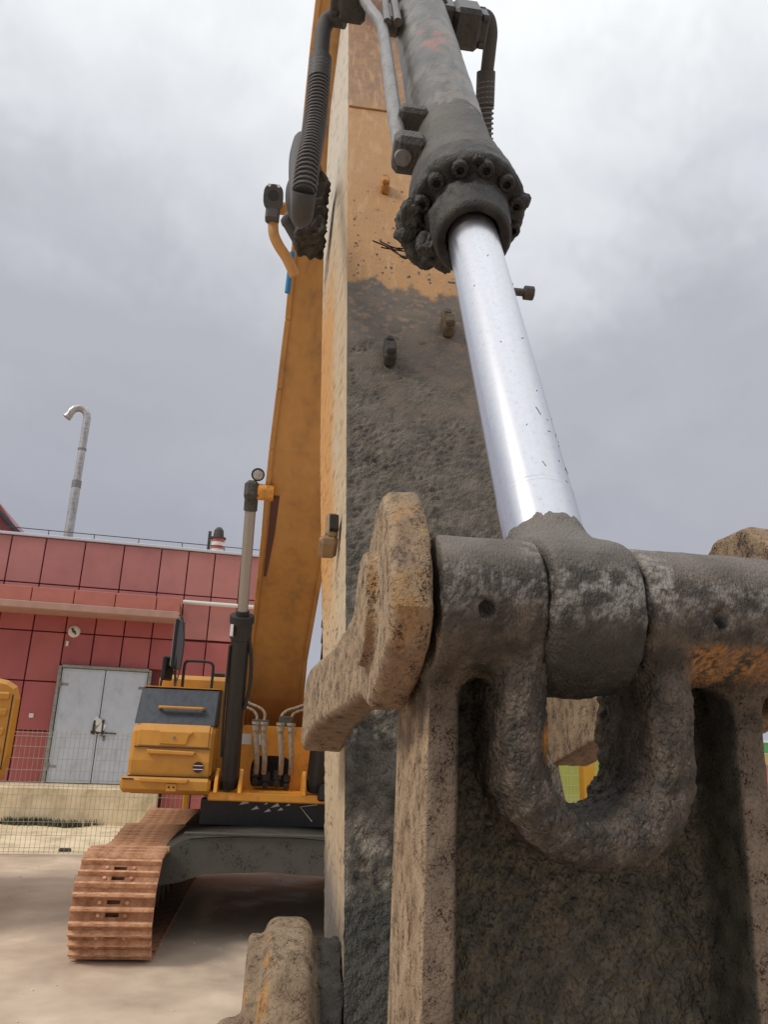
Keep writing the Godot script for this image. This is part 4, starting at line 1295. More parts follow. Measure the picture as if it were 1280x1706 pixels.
func stick_section(h: float) -> Array:   # [t at the front, depth, spread to the left at the rear]
	var ks := [[1.3, 0.30, 0.005], [1.8, 0.36, 0.005], [2.05, 0.45, 0.005], [2.7, 0.70, 0.018], [3.3, 0.85, 0.032], [4.35, 1.0, 0.045], [6.0, 1.1, 0.066], [7.2, 1.1, 0.066], [9.6, 0.9, 0.05]]
	for i in ks.size() - 1:
		if h <= ks[i + 1][0]:
			var f := clampf((h - ks[i][0]) / (ks[i + 1][0] - ks[i][0]), 0, 1)
			return [tf(h), lerpf(ks[i][1], ks[i + 1][1], f), lerpf(ks[i][2], ks[i + 1][2], f)]
	return [tf(h), 0.9, 0.05]


func stick() -> void:
	var st := part("stick")
	tag(st, "yellow dipper stick, its lower half plastered with grey mud")
	var hs := PackedFloat32Array()
	var h := 1.55
	while h < 9.0:
		hs.append(h)
		h += lerpf(0.0052, 0.06, clampf((h - 3.3) / 4.0, 0.0, 1.0))
	var nu := 91
	var sl := 0.12; var sr := 0.50
	var thick := func(p: Vector3) -> float:       # how much mud lies on the front face
		var w := fn_b.get_noise_3dv(p * 0.9)
		var edge := ss(3.35, 2.95, p.y + w * 0.5 + (p.x - 0.12) * 0.7)
		return edge
	var thin := func(p: Vector3) -> float:
		return ss(3.575, 3.535, p.y + fn_b.get_noise_3dv(p * Vector3(1.4, 0.5, 0.5)) * 0.10 + fn_a.get_noise_3dv(p) * 0.03 + (p.x - 0.12) * 0.10)
	var front_pos := func(i: int, j: int) -> Vector3:
		var f := float(i) / (nu - 1)
		return V(lerpf(sl, sr, f), hs[j], tf(hs[j]))
	var front_disp := func(p: Vector3, n: Vector3) -> float:
		var e := minf(p.x - sl, sr - p.x)
		var fade := smoothstep(0.0, 0.02, e)
		var th: float = thick.call(p)
		var q := Vector3(p.x * 0.75, p.y * 1.2, 0.0)
		var patch := 0.45 + 0.9 * clampf(fn_b.get_noise_3dv(p * 1.2) + 0.35 - (p.x - 0.3) * 0.9, 0.0, 1.0)
		var d: float = th * patch * (0.004 + 0.0045 * lumps(q) + 0.0055 * fn_a.get_noise_3dv(q * 2.2 + Vector3(3, 1, 0)) + 0.0045 * (cracks(q * Vector3(1.0, 1.7, 1)) - 0.5))
		d += float(thin.call(p)) * (0.002 + 0.0015 * fn_a.get_noise_3dv(q * 0.7))
		# a torn ledge of thicker dry mud low on the face
		var ledge := ss(1.86, 1.885, p.y + 0.02 * fn_b.get_noise_3dv(p * 3.0)) * ss(2.02, 1.9, p.y)
		d += ledge * (0.012 + 0.012 * lumps(q * 0.9))
		return d * (0.25 + 0.75 * fade)
	var front_col := func(p: Vector3, n: Vector3) -> Color:
		var a := fn_b.get_noise_3dv(p * 1.4); var b := fn_a.get_noise_3dv(p * 0.8); var c := fn_c.get_noise_3dv(p * 0.5)
		var paint := mixc(PAINT * 0.95, Color(0.55, 0.29, 0.105), 0.5 + a * 0.8)
		paint = mixc(paint, mixc(Color(0.28, 0.155, 0.08), Color(0.46, 0.25, 0.11), 0.45 + 1.2 * a + 0.5 * b), ss(5.0, 5.35, p.y + 0.3 * a) * 0.9)
		paint = mixc(paint, Color(0.72, 0.45, 0.22), ss(0.16, 0.4, fn_a.get_noise_3dv(Vector3(p.x, p.y * 0.12, 0.0) * 0.9)) * 0.5)
		paint = mixc(paint, RUST, ss(0.35, 0.55, b * 0.6 + c * 0.4) * 0.7)
		var m1 := mixc(Color(0.20, 0.145, 0.10), Color(0.115, 0.098, 0.082), 0.5 + a)
		m1 = mixc(m1, Color(0.36, 0.22, 0.11), ss(0.18, 0.4, b + 0.4 * a) * ss(3.0, 3.4, p.y) * 0.7)
		var m2 := mixc(Color(0.068, 0.058, 0.045), Color(0.175, 0.148, 0.112), 0.5 + 0.9 * b + 0.3 * a)
		m2 = mixc(m2, Color(0.19, 0.165, 0.135), ss(0.05, 0.4, a) * 0.7)
		var col := mixc(paint, m1, float(thin.call(p)))
		col = mixc(col, m2, float(thick.call(p)))
		# pale dried crust around the ledge and flecks higher up
		var cr := ss(-0.15, 0.2, b + 0.5 * a + 0.25 * c) * ss(1.855, 1.875, p.y + 0.03 * a) * ss(2.02, 1.93, p.y + 0.08 * a)
		col = mixc(col, Color(0.30, 0.26, 0.215), cr * 0.9)
		col = mixc(col, Color(0.34, 0.31, 0.27), ss(0.28, 0.42, b + 0.6 * c) * ss(2.04, 2.09, p.y) * ss(2.2, 2.12, p.y))
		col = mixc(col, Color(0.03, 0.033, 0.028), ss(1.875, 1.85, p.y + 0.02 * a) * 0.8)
		return col
	put("front_plate", sheet(nu, hs.size(), front_pos, front_disp, front_col, true), mats.mud, st)
	# splashes of mud above the line, each a small raised dab
	var sp := Mb.new()
	rng.seed = 12
	for k in 70:
		var hh := 3.56 + absf(rng.randfn(0.0, 0.28)); var xx := rng.randf_range(0.13, 0.42)
		var nn := Vector3(0, 0.589, 1).normalized(); var dn := Vector3(0, -1, 0.589).normalized()
		var ctr := V(xx, hh, tf(hh) - 0.001)
		var r := rng.randf_range(0.0015, 0.006); var dr := rng.randf_range(1.0, 3.5)
		sp.col = Color(0.11, 0.09, 0.072) * rng.randf_range(0.7, 1.2)
		for q in 7:
			var a0 := TAU * q / 7.0; var a1 := TAU * (q + 1) / 7.0
			var p0 := ctr + (Vector3.RIGHT * cos(a0) + dn * sin(a0) * (dr if sin(a0) > 0 else 1.0)) * r
			var p1 := ctr + (Vector3.RIGHT * cos(a1) + dn * sin(a1) * (dr if sin(a1) > 0 else 1.0)) * r
			sp.tri(ctr + nn * r * 0.5, p0, p1, nn, nn, nn)
	tag(put("mud_splash", sp, mats.mud, st), "", "", "", "stuff")
	# left side plate: dusty and pale, streaked along its length
	var nl := 24
	var left_pos := func(i: int, j: int) -> Vector3:
		var s := stick_section(hs[j]); var f := float(i) / (nl - 1)
		return V(sl - 0.001 - f * s[2], hs[j] - f * s[1] * 0.1, float(s[0]) + 0.004 + f * s[1])
	var left_disp := func(p: Vector3, n: Vector3) -> float:
		return 0.0022 * fn_a.get_noise_3dv(Vector3(p.x, p.y * 0.35, p.z) * 1.5) * ss(4.5, 2.0, p.y) + 0.0015
	var left_col := func(p: Vector3, n: Vector3) -> Color:
		var t := T0 - p.z
		var f := (t - tf(p.y)) / float(stick_section(p.y)[1])
		var q := Vector3(p.x * 3.0, p.y * 0.45, p.z * 3.0)
		var a := fn_b.get_noise_3dv(q); var b := fn_a.get_noise_3dv(q * 1.3); var c := fn_c.get_noise_3dv(Vector3(p.x, p.y * 0.22, p.z) * 0.8)
		var col := mixc(PALE, Color(0.60, 0.42, 0.22), 0.3 + a)
		col = mixc(col, Color(0.58, 0.29, 0.07), ss(0.34, 0.62, f + 0.2 * a) * ss(2.2, 2.6, p.y) * ss(4.6, 3.8, p.y) * 0.9)
		col = mixc(col, Color(0.66, 0.62, 0.54), ss(4.2, 5.0, p.y) * 0.8)
		col = mixc(col, Color(0.42, 0.31, 0.2), ss(2.4, 2.1, p.y) * 0.55)
		col = mixc(col, Color(0.06, 0.045, 0.03), ss(0.36, 0.48, c + 0.35 * b + 0.5 * a - 0.1) * 0.9)
		col = mixc(col, MUD_GREY, ss(1.86, 1.72, p.y + 0.05 * a - f * 0.1))
		return col
	put("side_plate", sheet(nl, hs.size(), left_pos, left_disp, left_col, false), mats.dusty, st)
	# right side and back
	var m := Mb.new()
	for j in range(0, hs.size() - 6, 6):
		var s0 := stick_section(hs[j]); var s1 := stick_section(hs[j + 6])
		var h0 := hs[j]; var h1 := hs[j + 6]
		m.col = Color(0.42, 0.26, 0.11)
		m.quad(V(sr, h0, s0[0]), V(sr, h1, s1[0]), V(sr + s1[2], h1 - s1[1] * 0.1, s1[0] + s1[1]), V(sr + s0[2], h0 - s0[1] * 0.1, s0[0] + s0[1]), Vector3(1, 0, 0))
		m.quad(V(sl - s0[2], h0 - s0[1] * 0.1, s0[0] + s0[1]), V(sr + s0[2], h0 - s0[1] * 0.1, s0[0] + s0[1]), V(sr + s1[2], h1 - s1[1] * 0.1, s1[0] + s1[1]), V(sl - s1[2], h1 - s1[1] * 0.1, s1[0] + s1[1]), Vector3(0, 0.3, -1))
	put("back_plate", m, mats.dusty, st)
	# weld bead across the face where the plates change
	var wb := Mb.new()
	wb.col = Color(0.36, 0.19, 0.08)
	wb.tube(PackedVector3Array([V(0.125, 5.16, tf(5.16) - 0.002), V(0.475, 5.16, tf(5.16) - 0.002)]), 0.008, 6)
	put("weld_bead", wb, mats.dusty, st)
	# welded lugs on the front face
	var fdir := Vector3(0, 1, -0.589).normalized()
	var fn := Vector3(0, 0.589, 1).normalized()
	var bs := Basis(Vector3.RIGHT, fdir, fn)
	for q in [[0.243, 3.16, 0], [0.272, 4.26, 1], [0.435, 3.33, 1]]:
		var lg := Mb.new()
		lg.col = MUD_DARK * 1.4 if q[2] == 0 else PAINT * 0.85 if q[1] > 4.0 else Color(0.16, 0.12, 0.08)
		var at := V(q[0], q[1], tf(q[1]))
		lg.box(at + fn * 0.018, Vector3(0.034, 0.10, 0.04), 0.006, bs)
		lg.box(at + fn * 0.045 - fdir * 0.02, Vector3(0.03, 0.05, 0.022), 0.005, bs)
		lg.lathe(PackedVector2Array([Vector2(0, 0.010), Vector2(0.012, 0.010), Vector2(0.012, 0)]), at + fn * 0.038 + fdir * 0.03, fn, 8)
		put("lug", lg, mats.caked, st)
	# bracket stub on the left flank
	var bk := Mb.new()
	bk.col = Color(0.30, 0.20, 0.12)
	var bp := V(0.108, 2.575, tf(2.575) + 0.14)
	bk.box(bp + Vector3(-0.012, 0, 0), Vector3(0.03, 0.075, 0.05), 0.008, Basis(Vector3.RIGHT, -0.5))
	bk.box(bp + Vector3(-0.018, -0.045, 0.0), Vector3(0.045, 0.03, 0.07), 0.01, Basis(Vector3.RIGHT, -0.5))
	put("side_bracket", bk, mats.dusty, st)
	var bk2 := Mb.new()
	bk2.col = Color(0.02, 0.018, 0.015)
	bk2.box(bp + Vector3(-0.008, 0.008, 0.028), Vector3(0.022, 0.05, 0.012), 0.002, Basis(Vector3.RIGHT, -0.5))
	put("bracket_slot", bk2, mats.caked, st)
	# stop bolt sticking out on the right
	var sb := Mb.new()
	sb.col = Color(0.10, 0.095, 0.09)
	var b0 := V(0.47, 3.60, 2.3); var b1 := V(0.745, 3.605, 2.3)
	sb.tube(PackedVector3Array([b0, b1]), 0.0135, 12)
	sb.lathe(PackedVector2Array([Vector2(0, 0.0), Vector2(0, 0.025), Vector2(0.032, 0.025), Vector2(0.032, 0.0)]), b1, Vector3(1, 0, 0), 8)
	put("stop_bolt", sb, mats.caked, st)
	# frayed wires hanging beside the gland
	var wr := Mb.new()
	wr.col = Color(0.03, 0.02, 0.015)
	rng.seed = 3
	for k in 5:
		var a := V(0.205 - k * 0.004, 3.01 - k * 0.006, 1.27)
		var e := 1.0 + 0.2 * ((k * 3) % 5)
		wr.tube(curve([a, a + Vector3(-0.012, -0.014, 0.01) * e, a + Vector3(-0.03, -0.012 + 0.005 * k, 0.0) * e, a + Vector3(-0.046, -0.02 + 0.007 * k, 0.01) * e], 6), 0.0014, 5)
	put("frayed_wire", wr, mats.caked, st)


# ------------------------------------------------------------------ bucket cylinder
const CA := Vector3(0.265, 2.342, 0.782)      # foot of the bright rod, as right, up, away
const CU := 0.8765
const CT := 0.481
const PIN := Vector3(0.295, 2.218, 0.705)


func ax_at(k: float) -> Vector3:
	return V(CA.x, CA.y + CU * k, CA.z + CT * k)


func cylinder() -> void:
	var c := part("bucket_cylinder")
	tag(c, "bucket cylinder with bright chromed rod and mud-caked gland")
	var ax := Vector3(0, CU, -CT)
	var rod := Mb.new()
	rod.lathe(PackedVector2Array([Vector2(-0.07, 0.0430), Vector2(0.008, 0.0432), Vector2(0.009, 0.0425), Vector2(0.72, 0.042)]), ax_at(0.0), ax, 64)
	put("piston_rod", rod, mats.chrome, c)
	var ring := Mb.new()
	ring.lathe(PackedVector2Array([Vector2(0.003, 0.0424), Vector2(0.005, 0.0433), Vector2(0.010, 0.0433), Vector2(0.012, 0.0424)]), ax_at(0.0), ax, 64)
	put("rod_collar", ring, mats.chrome, c)
	var fk := Mb.new()
	fk.col = Color(0.10, 0.095, 0.09)
	rng.seed = 23
	var r1 := Vector3.RIGHT; var r2 := Vector3.RIGHT.cross(ax)
	for k in 44:
		var lo := k < 34
		var a := rng.randfn(0.6, 0.5) if lo else rng.randf_range(-0.6, 2.6)
		var at := absf(rng.randfn(0.03, 0.09)) if lo else rng.randf_range(0.0, 0.55)
		var d := r1 * cos(a) + r2 * sin(a)
		var tilt := Basis(d, rng.randf_range(-1.4, 1.4))
		var L := rng.randf_range(0.002, 0.009)
		fk.box(ax_at(at) + d * 0.0424, Vector3(L, rng.randf_range(0.0005, 0.0011), 0.0005), 0.0, tilt * Basis(d.cross(ax), ax, d))
	tag(put("mud_fleck", fk, mats.caked, c), "", "", "", "stuff")
	# gland, flange and barrel as turned sheets with mud on them
	var u := ax.cross(Vector3.RIGHT).normalized(); var w := ax.cross(u).normalized()
	# (along, radius) outline from the wiper lip to the barrel
	var prof := PackedVector2Array()
	var keys := [Vector2(0.66, 0.0435), Vector2(0.645, 0.046), Vector2(0.637, 0.060), Vector2(0.645, 0.066), Vector2(0.69, 0.068), Vector2(0.725, 0.070), Vector2(0.735, 0.073), Vector2(0.738, 0.097), Vector2(0.748, 0.102), Vector2(0.79, 0.102), Vector2(0.82, 0.099), Vector2(0.83, 0.095), Vector2(0.86, 0.094), Vector2(0.866, 0.090), Vector2(0.905, 0.089), Vector2(0.915, 0.083), Vector2(1.0, 0.0795), Vector2(1.10, 0.0785)]
	for i in keys.size() - 1:
		var n := maxi(1, int(ceil(keys[i].distance_to(keys[i + 1]) / 0.005)))
		for k in n: prof.append(keys[i].lerp(keys[i + 1], float(k) / n))
	prof.append(keys[-1])
	var nseg := 150
	var gp := func(i: int, j: int) -> Vector3:
		var a := TAU * i / nseg
		return ax_at(prof[j].x) + (u * cos(a) + w * sin(a)) * prof[j].y
	var gd := func(p: Vector3, n: Vector3) -> float:
		var k := (p - ax_at(0.0)).dot(ax)
		var low := clampf(-(n.dot(Vector3.RIGHT)) * 0.8 + 0.3, 0.0, 1.0)      # more clods hang on one side
		var amt := ss(0.655, 0.70, k) * ss(0.775, 0.745, k)
		var d := 0.002 * lumps(p * 0.8) + 0.0012 * fn_a.get_noise_3dv(p * 2.0)
		return d * 0.6 + amt * (0.003 + 0.007 * lumps(p * 0.55) * (0.25 + low) + 0.0025 * fn_a.get_noise_3dv(p * 1.4))
	var gc := func(p: Vector3, n: Vector3) -> Color:
		var k := (p - ax_at(0.0)).dot(ax)
		var a := fn_b.get_noise_3dv(p); var b := fn_a.get_noise_3dv(p * 0.8)
		var col := mixc(Color(0.022, 0.021, 0.021), Color(0.07, 0.066, 0.06), 0.4 + b)
		col = mixc(col, mixc(Color(0.085, 0.076, 0.066), Color(0.15, 0.135, 0.118), 0.5 + a), ss(0.80, 0.83, k + 0.012 * b) * 0.9)
		col = mixc(col, Color(0.10, 0.093, 0.083), ss(0.70, 0.67, k) * ss(0.15, -0.3, n.y) * 0.0)
		return col
	put("gland", sheet(nseg, prof.size(), gp, gd, gc, false, true), mats.mud_fine, c)
	rng.seed = 8
	for k in 12:
		var a := TAU * (k + 0.3) / 12.0
		var d := u * cos(a) + w * sin(a)
		var bo := Mb.new()
		bo.col = Color(0.032, 0.030, 0.029)
		bo.lathe(PackedVector2Array([Vector2(0, 0.0145), Vector2(0.020, 0.0145), Vector2(0.023, 0.012), Vector2(0.023, 0.007), Vector2(0.014, 0.007), Vector2(0.014, 0)]), ax_at(0.742) + d * 0.085, -ax, 12)
		put("gland_bolt", bo, mats.mud, c)
	# hard lumps of mud stuck to the flange
	var e2 := Vector3.RIGHT.cross(ax)
	for q in [[184.0, 0.021, 0.0], [202.0, 0.028, -0.01], [219.0, 0.029, 0.0], [238.0, 0.024, -0.02], [254.0, 0.018, 0.01], [212.0, 0.022, 0.05], [230.0, 0.022, 0.04], [20.0, 0.012, 0.0], [90.0, 0.010, 0.0]]:
		var a := deg_to_rad(q[0])
		var ctr: Vector3 = ax_at(0.735 - q[2]) + (Vector3.RIGHT * cos(a) + e2 * sin(a)) * (0.098 - q[2] * 0.5)
		var rad: float = q[1]
		var f := func(p: Vector3) -> float: return ((p - ctr) * Vector3(1.0, 0.85, 1.0)).length() - rad
		var dd := func(p: Vector3, n: Vector3) -> float: return 0.012 * lumps(p * 0.9) + 0.004 * lumps(p * 2.2)
		var cc := func(p: Vector3, n: Vector3) -> Color: return mixc(Color(0.02, 0.02, 0.02), Color(0.07, 0.066, 0.06), 0.4 + lumps(p))
		put("mud_clod", sdf_mesh(f, ctr - Vector3.ONE * rad * 1.5, ctr + Vector3.ONE * rad * 1.5, 0.004, dd, cc), mats.mud, c)
	# barrel
	var nb := 64
	var bp := func(i: int, j: int) -> Vector3:
		var a := TAU * i / nb
		return ax_at(1.07 + j * 0.02) + (u * cos(a) + w * sin(a)) * 0.0785
	var bd := func(p: Vector3, n: Vector3) -> float: return 0.0012 * fn_a.get_noise_3dv(p * 0.6) + 0.0008 * lumps(p * 2.0)
	var bc := func(p: Vector3, n: Vector3) -> Color:
		var k := (p - ax_at(0.0)).dot(ax)
		var a := fn_b.get_noise_3dv(p * 1.2); var b := fn_a.get_noise_3dv(p * Vector3(0.7, 0.35, 0.7)); var e := fn_c.get_noise_3dv(p * Vector3(0.5, 0.25, 0.5))
		var col := mixc(Color(0.062, 0.058, 0.054), Color(0.17, 0.16, 0.148), 0.5 + a * 1.5 + 0.4 * b)
		col = mixc(col, Color(0.035, 0.033, 0.032), ss(0.08, 0.34, b + 0.5 * e) * 0.85)
		col = mixc(col, Color(0.13, 0.10, 0.075), ss(0.1, 0.4, a) * ss(1.5, 1.1, k) * 0.6)
		var at := Vector2(p.x - 0.255, k - 1.56)
		col = mixc(col, Color(0.30, 0.10, 0.055), ss(0.0, 0.25, b + 0.3 * e) * ss(1.0, 0.6, Vector2(at.x / 0.05, at.y / 0.16).length()) * 0.9)
		return col
	put("barrel", sheet(nb, 90, bp, bd, bc, false, true), mats.barrel, c)
	# clamp band that holds the hose blocks, with its bolted ears
	var cb := Mb.new()
	cb.col = Color(0.19, 0.18, 0.17)
	cb.lathe(PackedVector2Array([Vector2(2.06, 0.079), Vector2(2.06, 0.088), Vector2(2.13, 0.088), Vector2(2.13, 0.079)]), ax_at(0.0), ax, 48)
	cb.lathe(PackedVector2Array([Vector2(2.22, 0.079), Vector2(2.22, 0.096), Vector2(2.5, 0.096), Vector2(2.5, 0.0785), Vector2(4.2, 0.0785), Vector2(4.2, 0.0)]), ax_at(0.0), ax, 48)
	put("clamp_band", cb, mats.barrel, c)
	var ear := Mb.new()
	ear.col = Color(0.12, 0.115, 0.11)
	var bs := Basis(Vector3.RIGHT, ax, Vector3.RIGHT.cross(ax))
	ear.box(ax_at(1.92) + Vector3(-0.098, 0, 0.02), Vector3(0.05, 0.16, 0.05), 0.01, bs)
	ear.tube(PackedVector3Array([ax_at(1.80) + Vector3(-0.115, 0, 0.045), ax_at(2.02) + Vector3(-0.115, 0, 0.045)]), 0.012, 8)
	ear.tube(PackedVector3Array([ax_at(1.80) + Vector3(-0.088, 0, 0.05), ax_at(2.02) + Vector3(-0.088, 0, 0.05)]), 0.012, 8)
	put("clamp_ear", ear, mats.barrel, c)
	# the cylinder's foot on its bracket, above the picture
	var ft := Mb.new()
	ft.col = Color(0.2, 0.13, 0.07)
	var pe := ax_at(4.3)
	ft.tube(PackedVector3Array([pe + Vector3(-0.12, 0, 0), pe + Vector3(0.12, 0, 0)]), 0.11, 20)
	put("foot_eye", ft, mats.barrel, c)
	for x in [0.10, 0.40]:
		var br := Mb.new()
		br.col = PAINT
		side_prism(br, [Vector2(T0 - pe.z - 0.12, pe.y + 0.02), Vector2(T0 - pe.z, pe.y - 0.14), Vector2(tf(7.2), 7.2), Vector2(tf(8.2), 8.2), Vector2(T0 - pe.z + 0.02, pe.y + 0.14)], x, x + 0.04, 0.006)
		put("foot_bracket", br, mats.dusty, c)
	# hose blocks either side
	for sgn in [-1, 1]:
		var blk := Mb.new()
		blk.col = Color(0.055, 0.056, 0.062)
		var k := 2.17 if sgn < 0 else 2.06
		var o := ax_at(k) + Vector3(-0.205 if sgn < 0 else 0.135, 0, 0)
		blk.box(o, Vector3(0.085, 0.12, 0.11), 0.012, bs)
		blk.box(o + Vector3(0.05 * sgn, 0.0, 0.0), Vector3(0.03, 0.09, 0.085), 0.006, bs)
		if sgn > 0: blk.box(o + Vector3(-0.065, 0.01, 0), Vector3(0.06, 0.10, 0.09), 0.01, bs)
		for q in [[-0.045, -0.035], [0.045, -0.035], [-0.045, 0.035], [0.045, 0.035]]:
			blk.lathe(PackedVector2Array([Vector2(0, 0.011), Vector2(0.016, 0.011), Vector2(0.016, 0)]), o + bs * Vector3(0.043 * sgn, q[0], q[1]), Vector3(sgn, 0, 0), 6)
		put("hose_block", blk, mats.barrel, c)
	# steel oil pipe down the left of the barrel to the gland
	var sp := Mb.new()
	sp.col = Color(0.23, 0.235, 0.25)
	sp.tube(curve([ax_at(2.17) + Vector3(-0.17, 0, 0.03), ax_at(2.06) + Vector3(-0.172, 0, 0.03), ax_at(1.93) + Vector3(-0.15, 0, 0.03), ax_at(1.80) + Vector3(-0.128, 0, 0.03), ax_at(1.4) + Vector3(-0.122, 0, 0.03), ax_at(1.05) + Vector3(-0.118, 0, 0.03), ax_at(0.90) + Vector3(-0.112, 0, 0.03)], 6), 0.0155, 14)
	put("oil_pipe", sp, mats.barrel, c)
	var pf := Mb.new()
	pf.col = Color(0.09, 0.086, 0.08)
	pf.box(ax_at(0.93) + Vector3(-0.1, 0, 0.03), Vector3(0.06, 0.05, 0.07), 0.01, bs)
	put("pipe_flange", pf, mats.mud, c)
	pf = Mb.new()
	pf.col = Color(0.09, 0.086, 0.08)
	pf.box(ax_at(1.09) + Vector3(-0.085, 0, 0.035), Vector3(0.06, 0.035, 0.06), 0.008, bs)
	put("pipe_flange", pf, mats.mud, c)
	# rod eye: muddy ball and neck round the pin
	var ctr := V(PIN.x, PIN.y, PIN.z)
	var a0 := ax_at(-0.16); var a1 := ax_at(-0.035)
	var f2 := func(p: Vector3) -> float:
		var d := sd_cyl_s(p, ctr + Vector3(-0.021, 0, 0), 0.0435, 0.0725, 0.01)
		d = smin(d, sd_cap(p, a0, a1, 0.060, 0.0425), 0.025)
		return d
	var ed := func(p: Vector3, n: Vector3) -> float:
		return 0.0011 * lumps(p * 0.8) + 0.0008 * fn_a.get_noise_3dv(p * 2.2) + 0.0016 * cracks(p * Vector3(1.2, 0.7, 0.9)) * ss(0.02, -0.02, p.y - ctr.y) - 0.001
	var ec := func(p: Vector3, n: Vector3) -> Color:
		var a := fn_b.get_noise_3dv(p * 2.0); var b := fn_a.get_noise_3dv(p); var e := fn_c.get_noise_3dv(p)
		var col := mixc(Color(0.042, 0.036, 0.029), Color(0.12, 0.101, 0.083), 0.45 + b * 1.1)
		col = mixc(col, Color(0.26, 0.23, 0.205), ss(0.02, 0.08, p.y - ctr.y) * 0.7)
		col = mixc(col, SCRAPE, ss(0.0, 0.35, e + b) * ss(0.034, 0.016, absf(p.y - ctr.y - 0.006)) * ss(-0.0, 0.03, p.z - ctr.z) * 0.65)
		col = mixc(col, Color(0.03, 0.029, 0.027), ss(0.0, -0.05, p.y - ctr.y) * 0.8)  # underside darkened: the eye's occlusion is put into the colour
		return col
	put("rod_eye", sdf_mesh(f2, ctr + Vector3(-0.10, -0.10, -0.16), ctr + Vector3(0.07, 0.20, 0.10), 0.0032, ed, ec), mats.mud_fine, c)


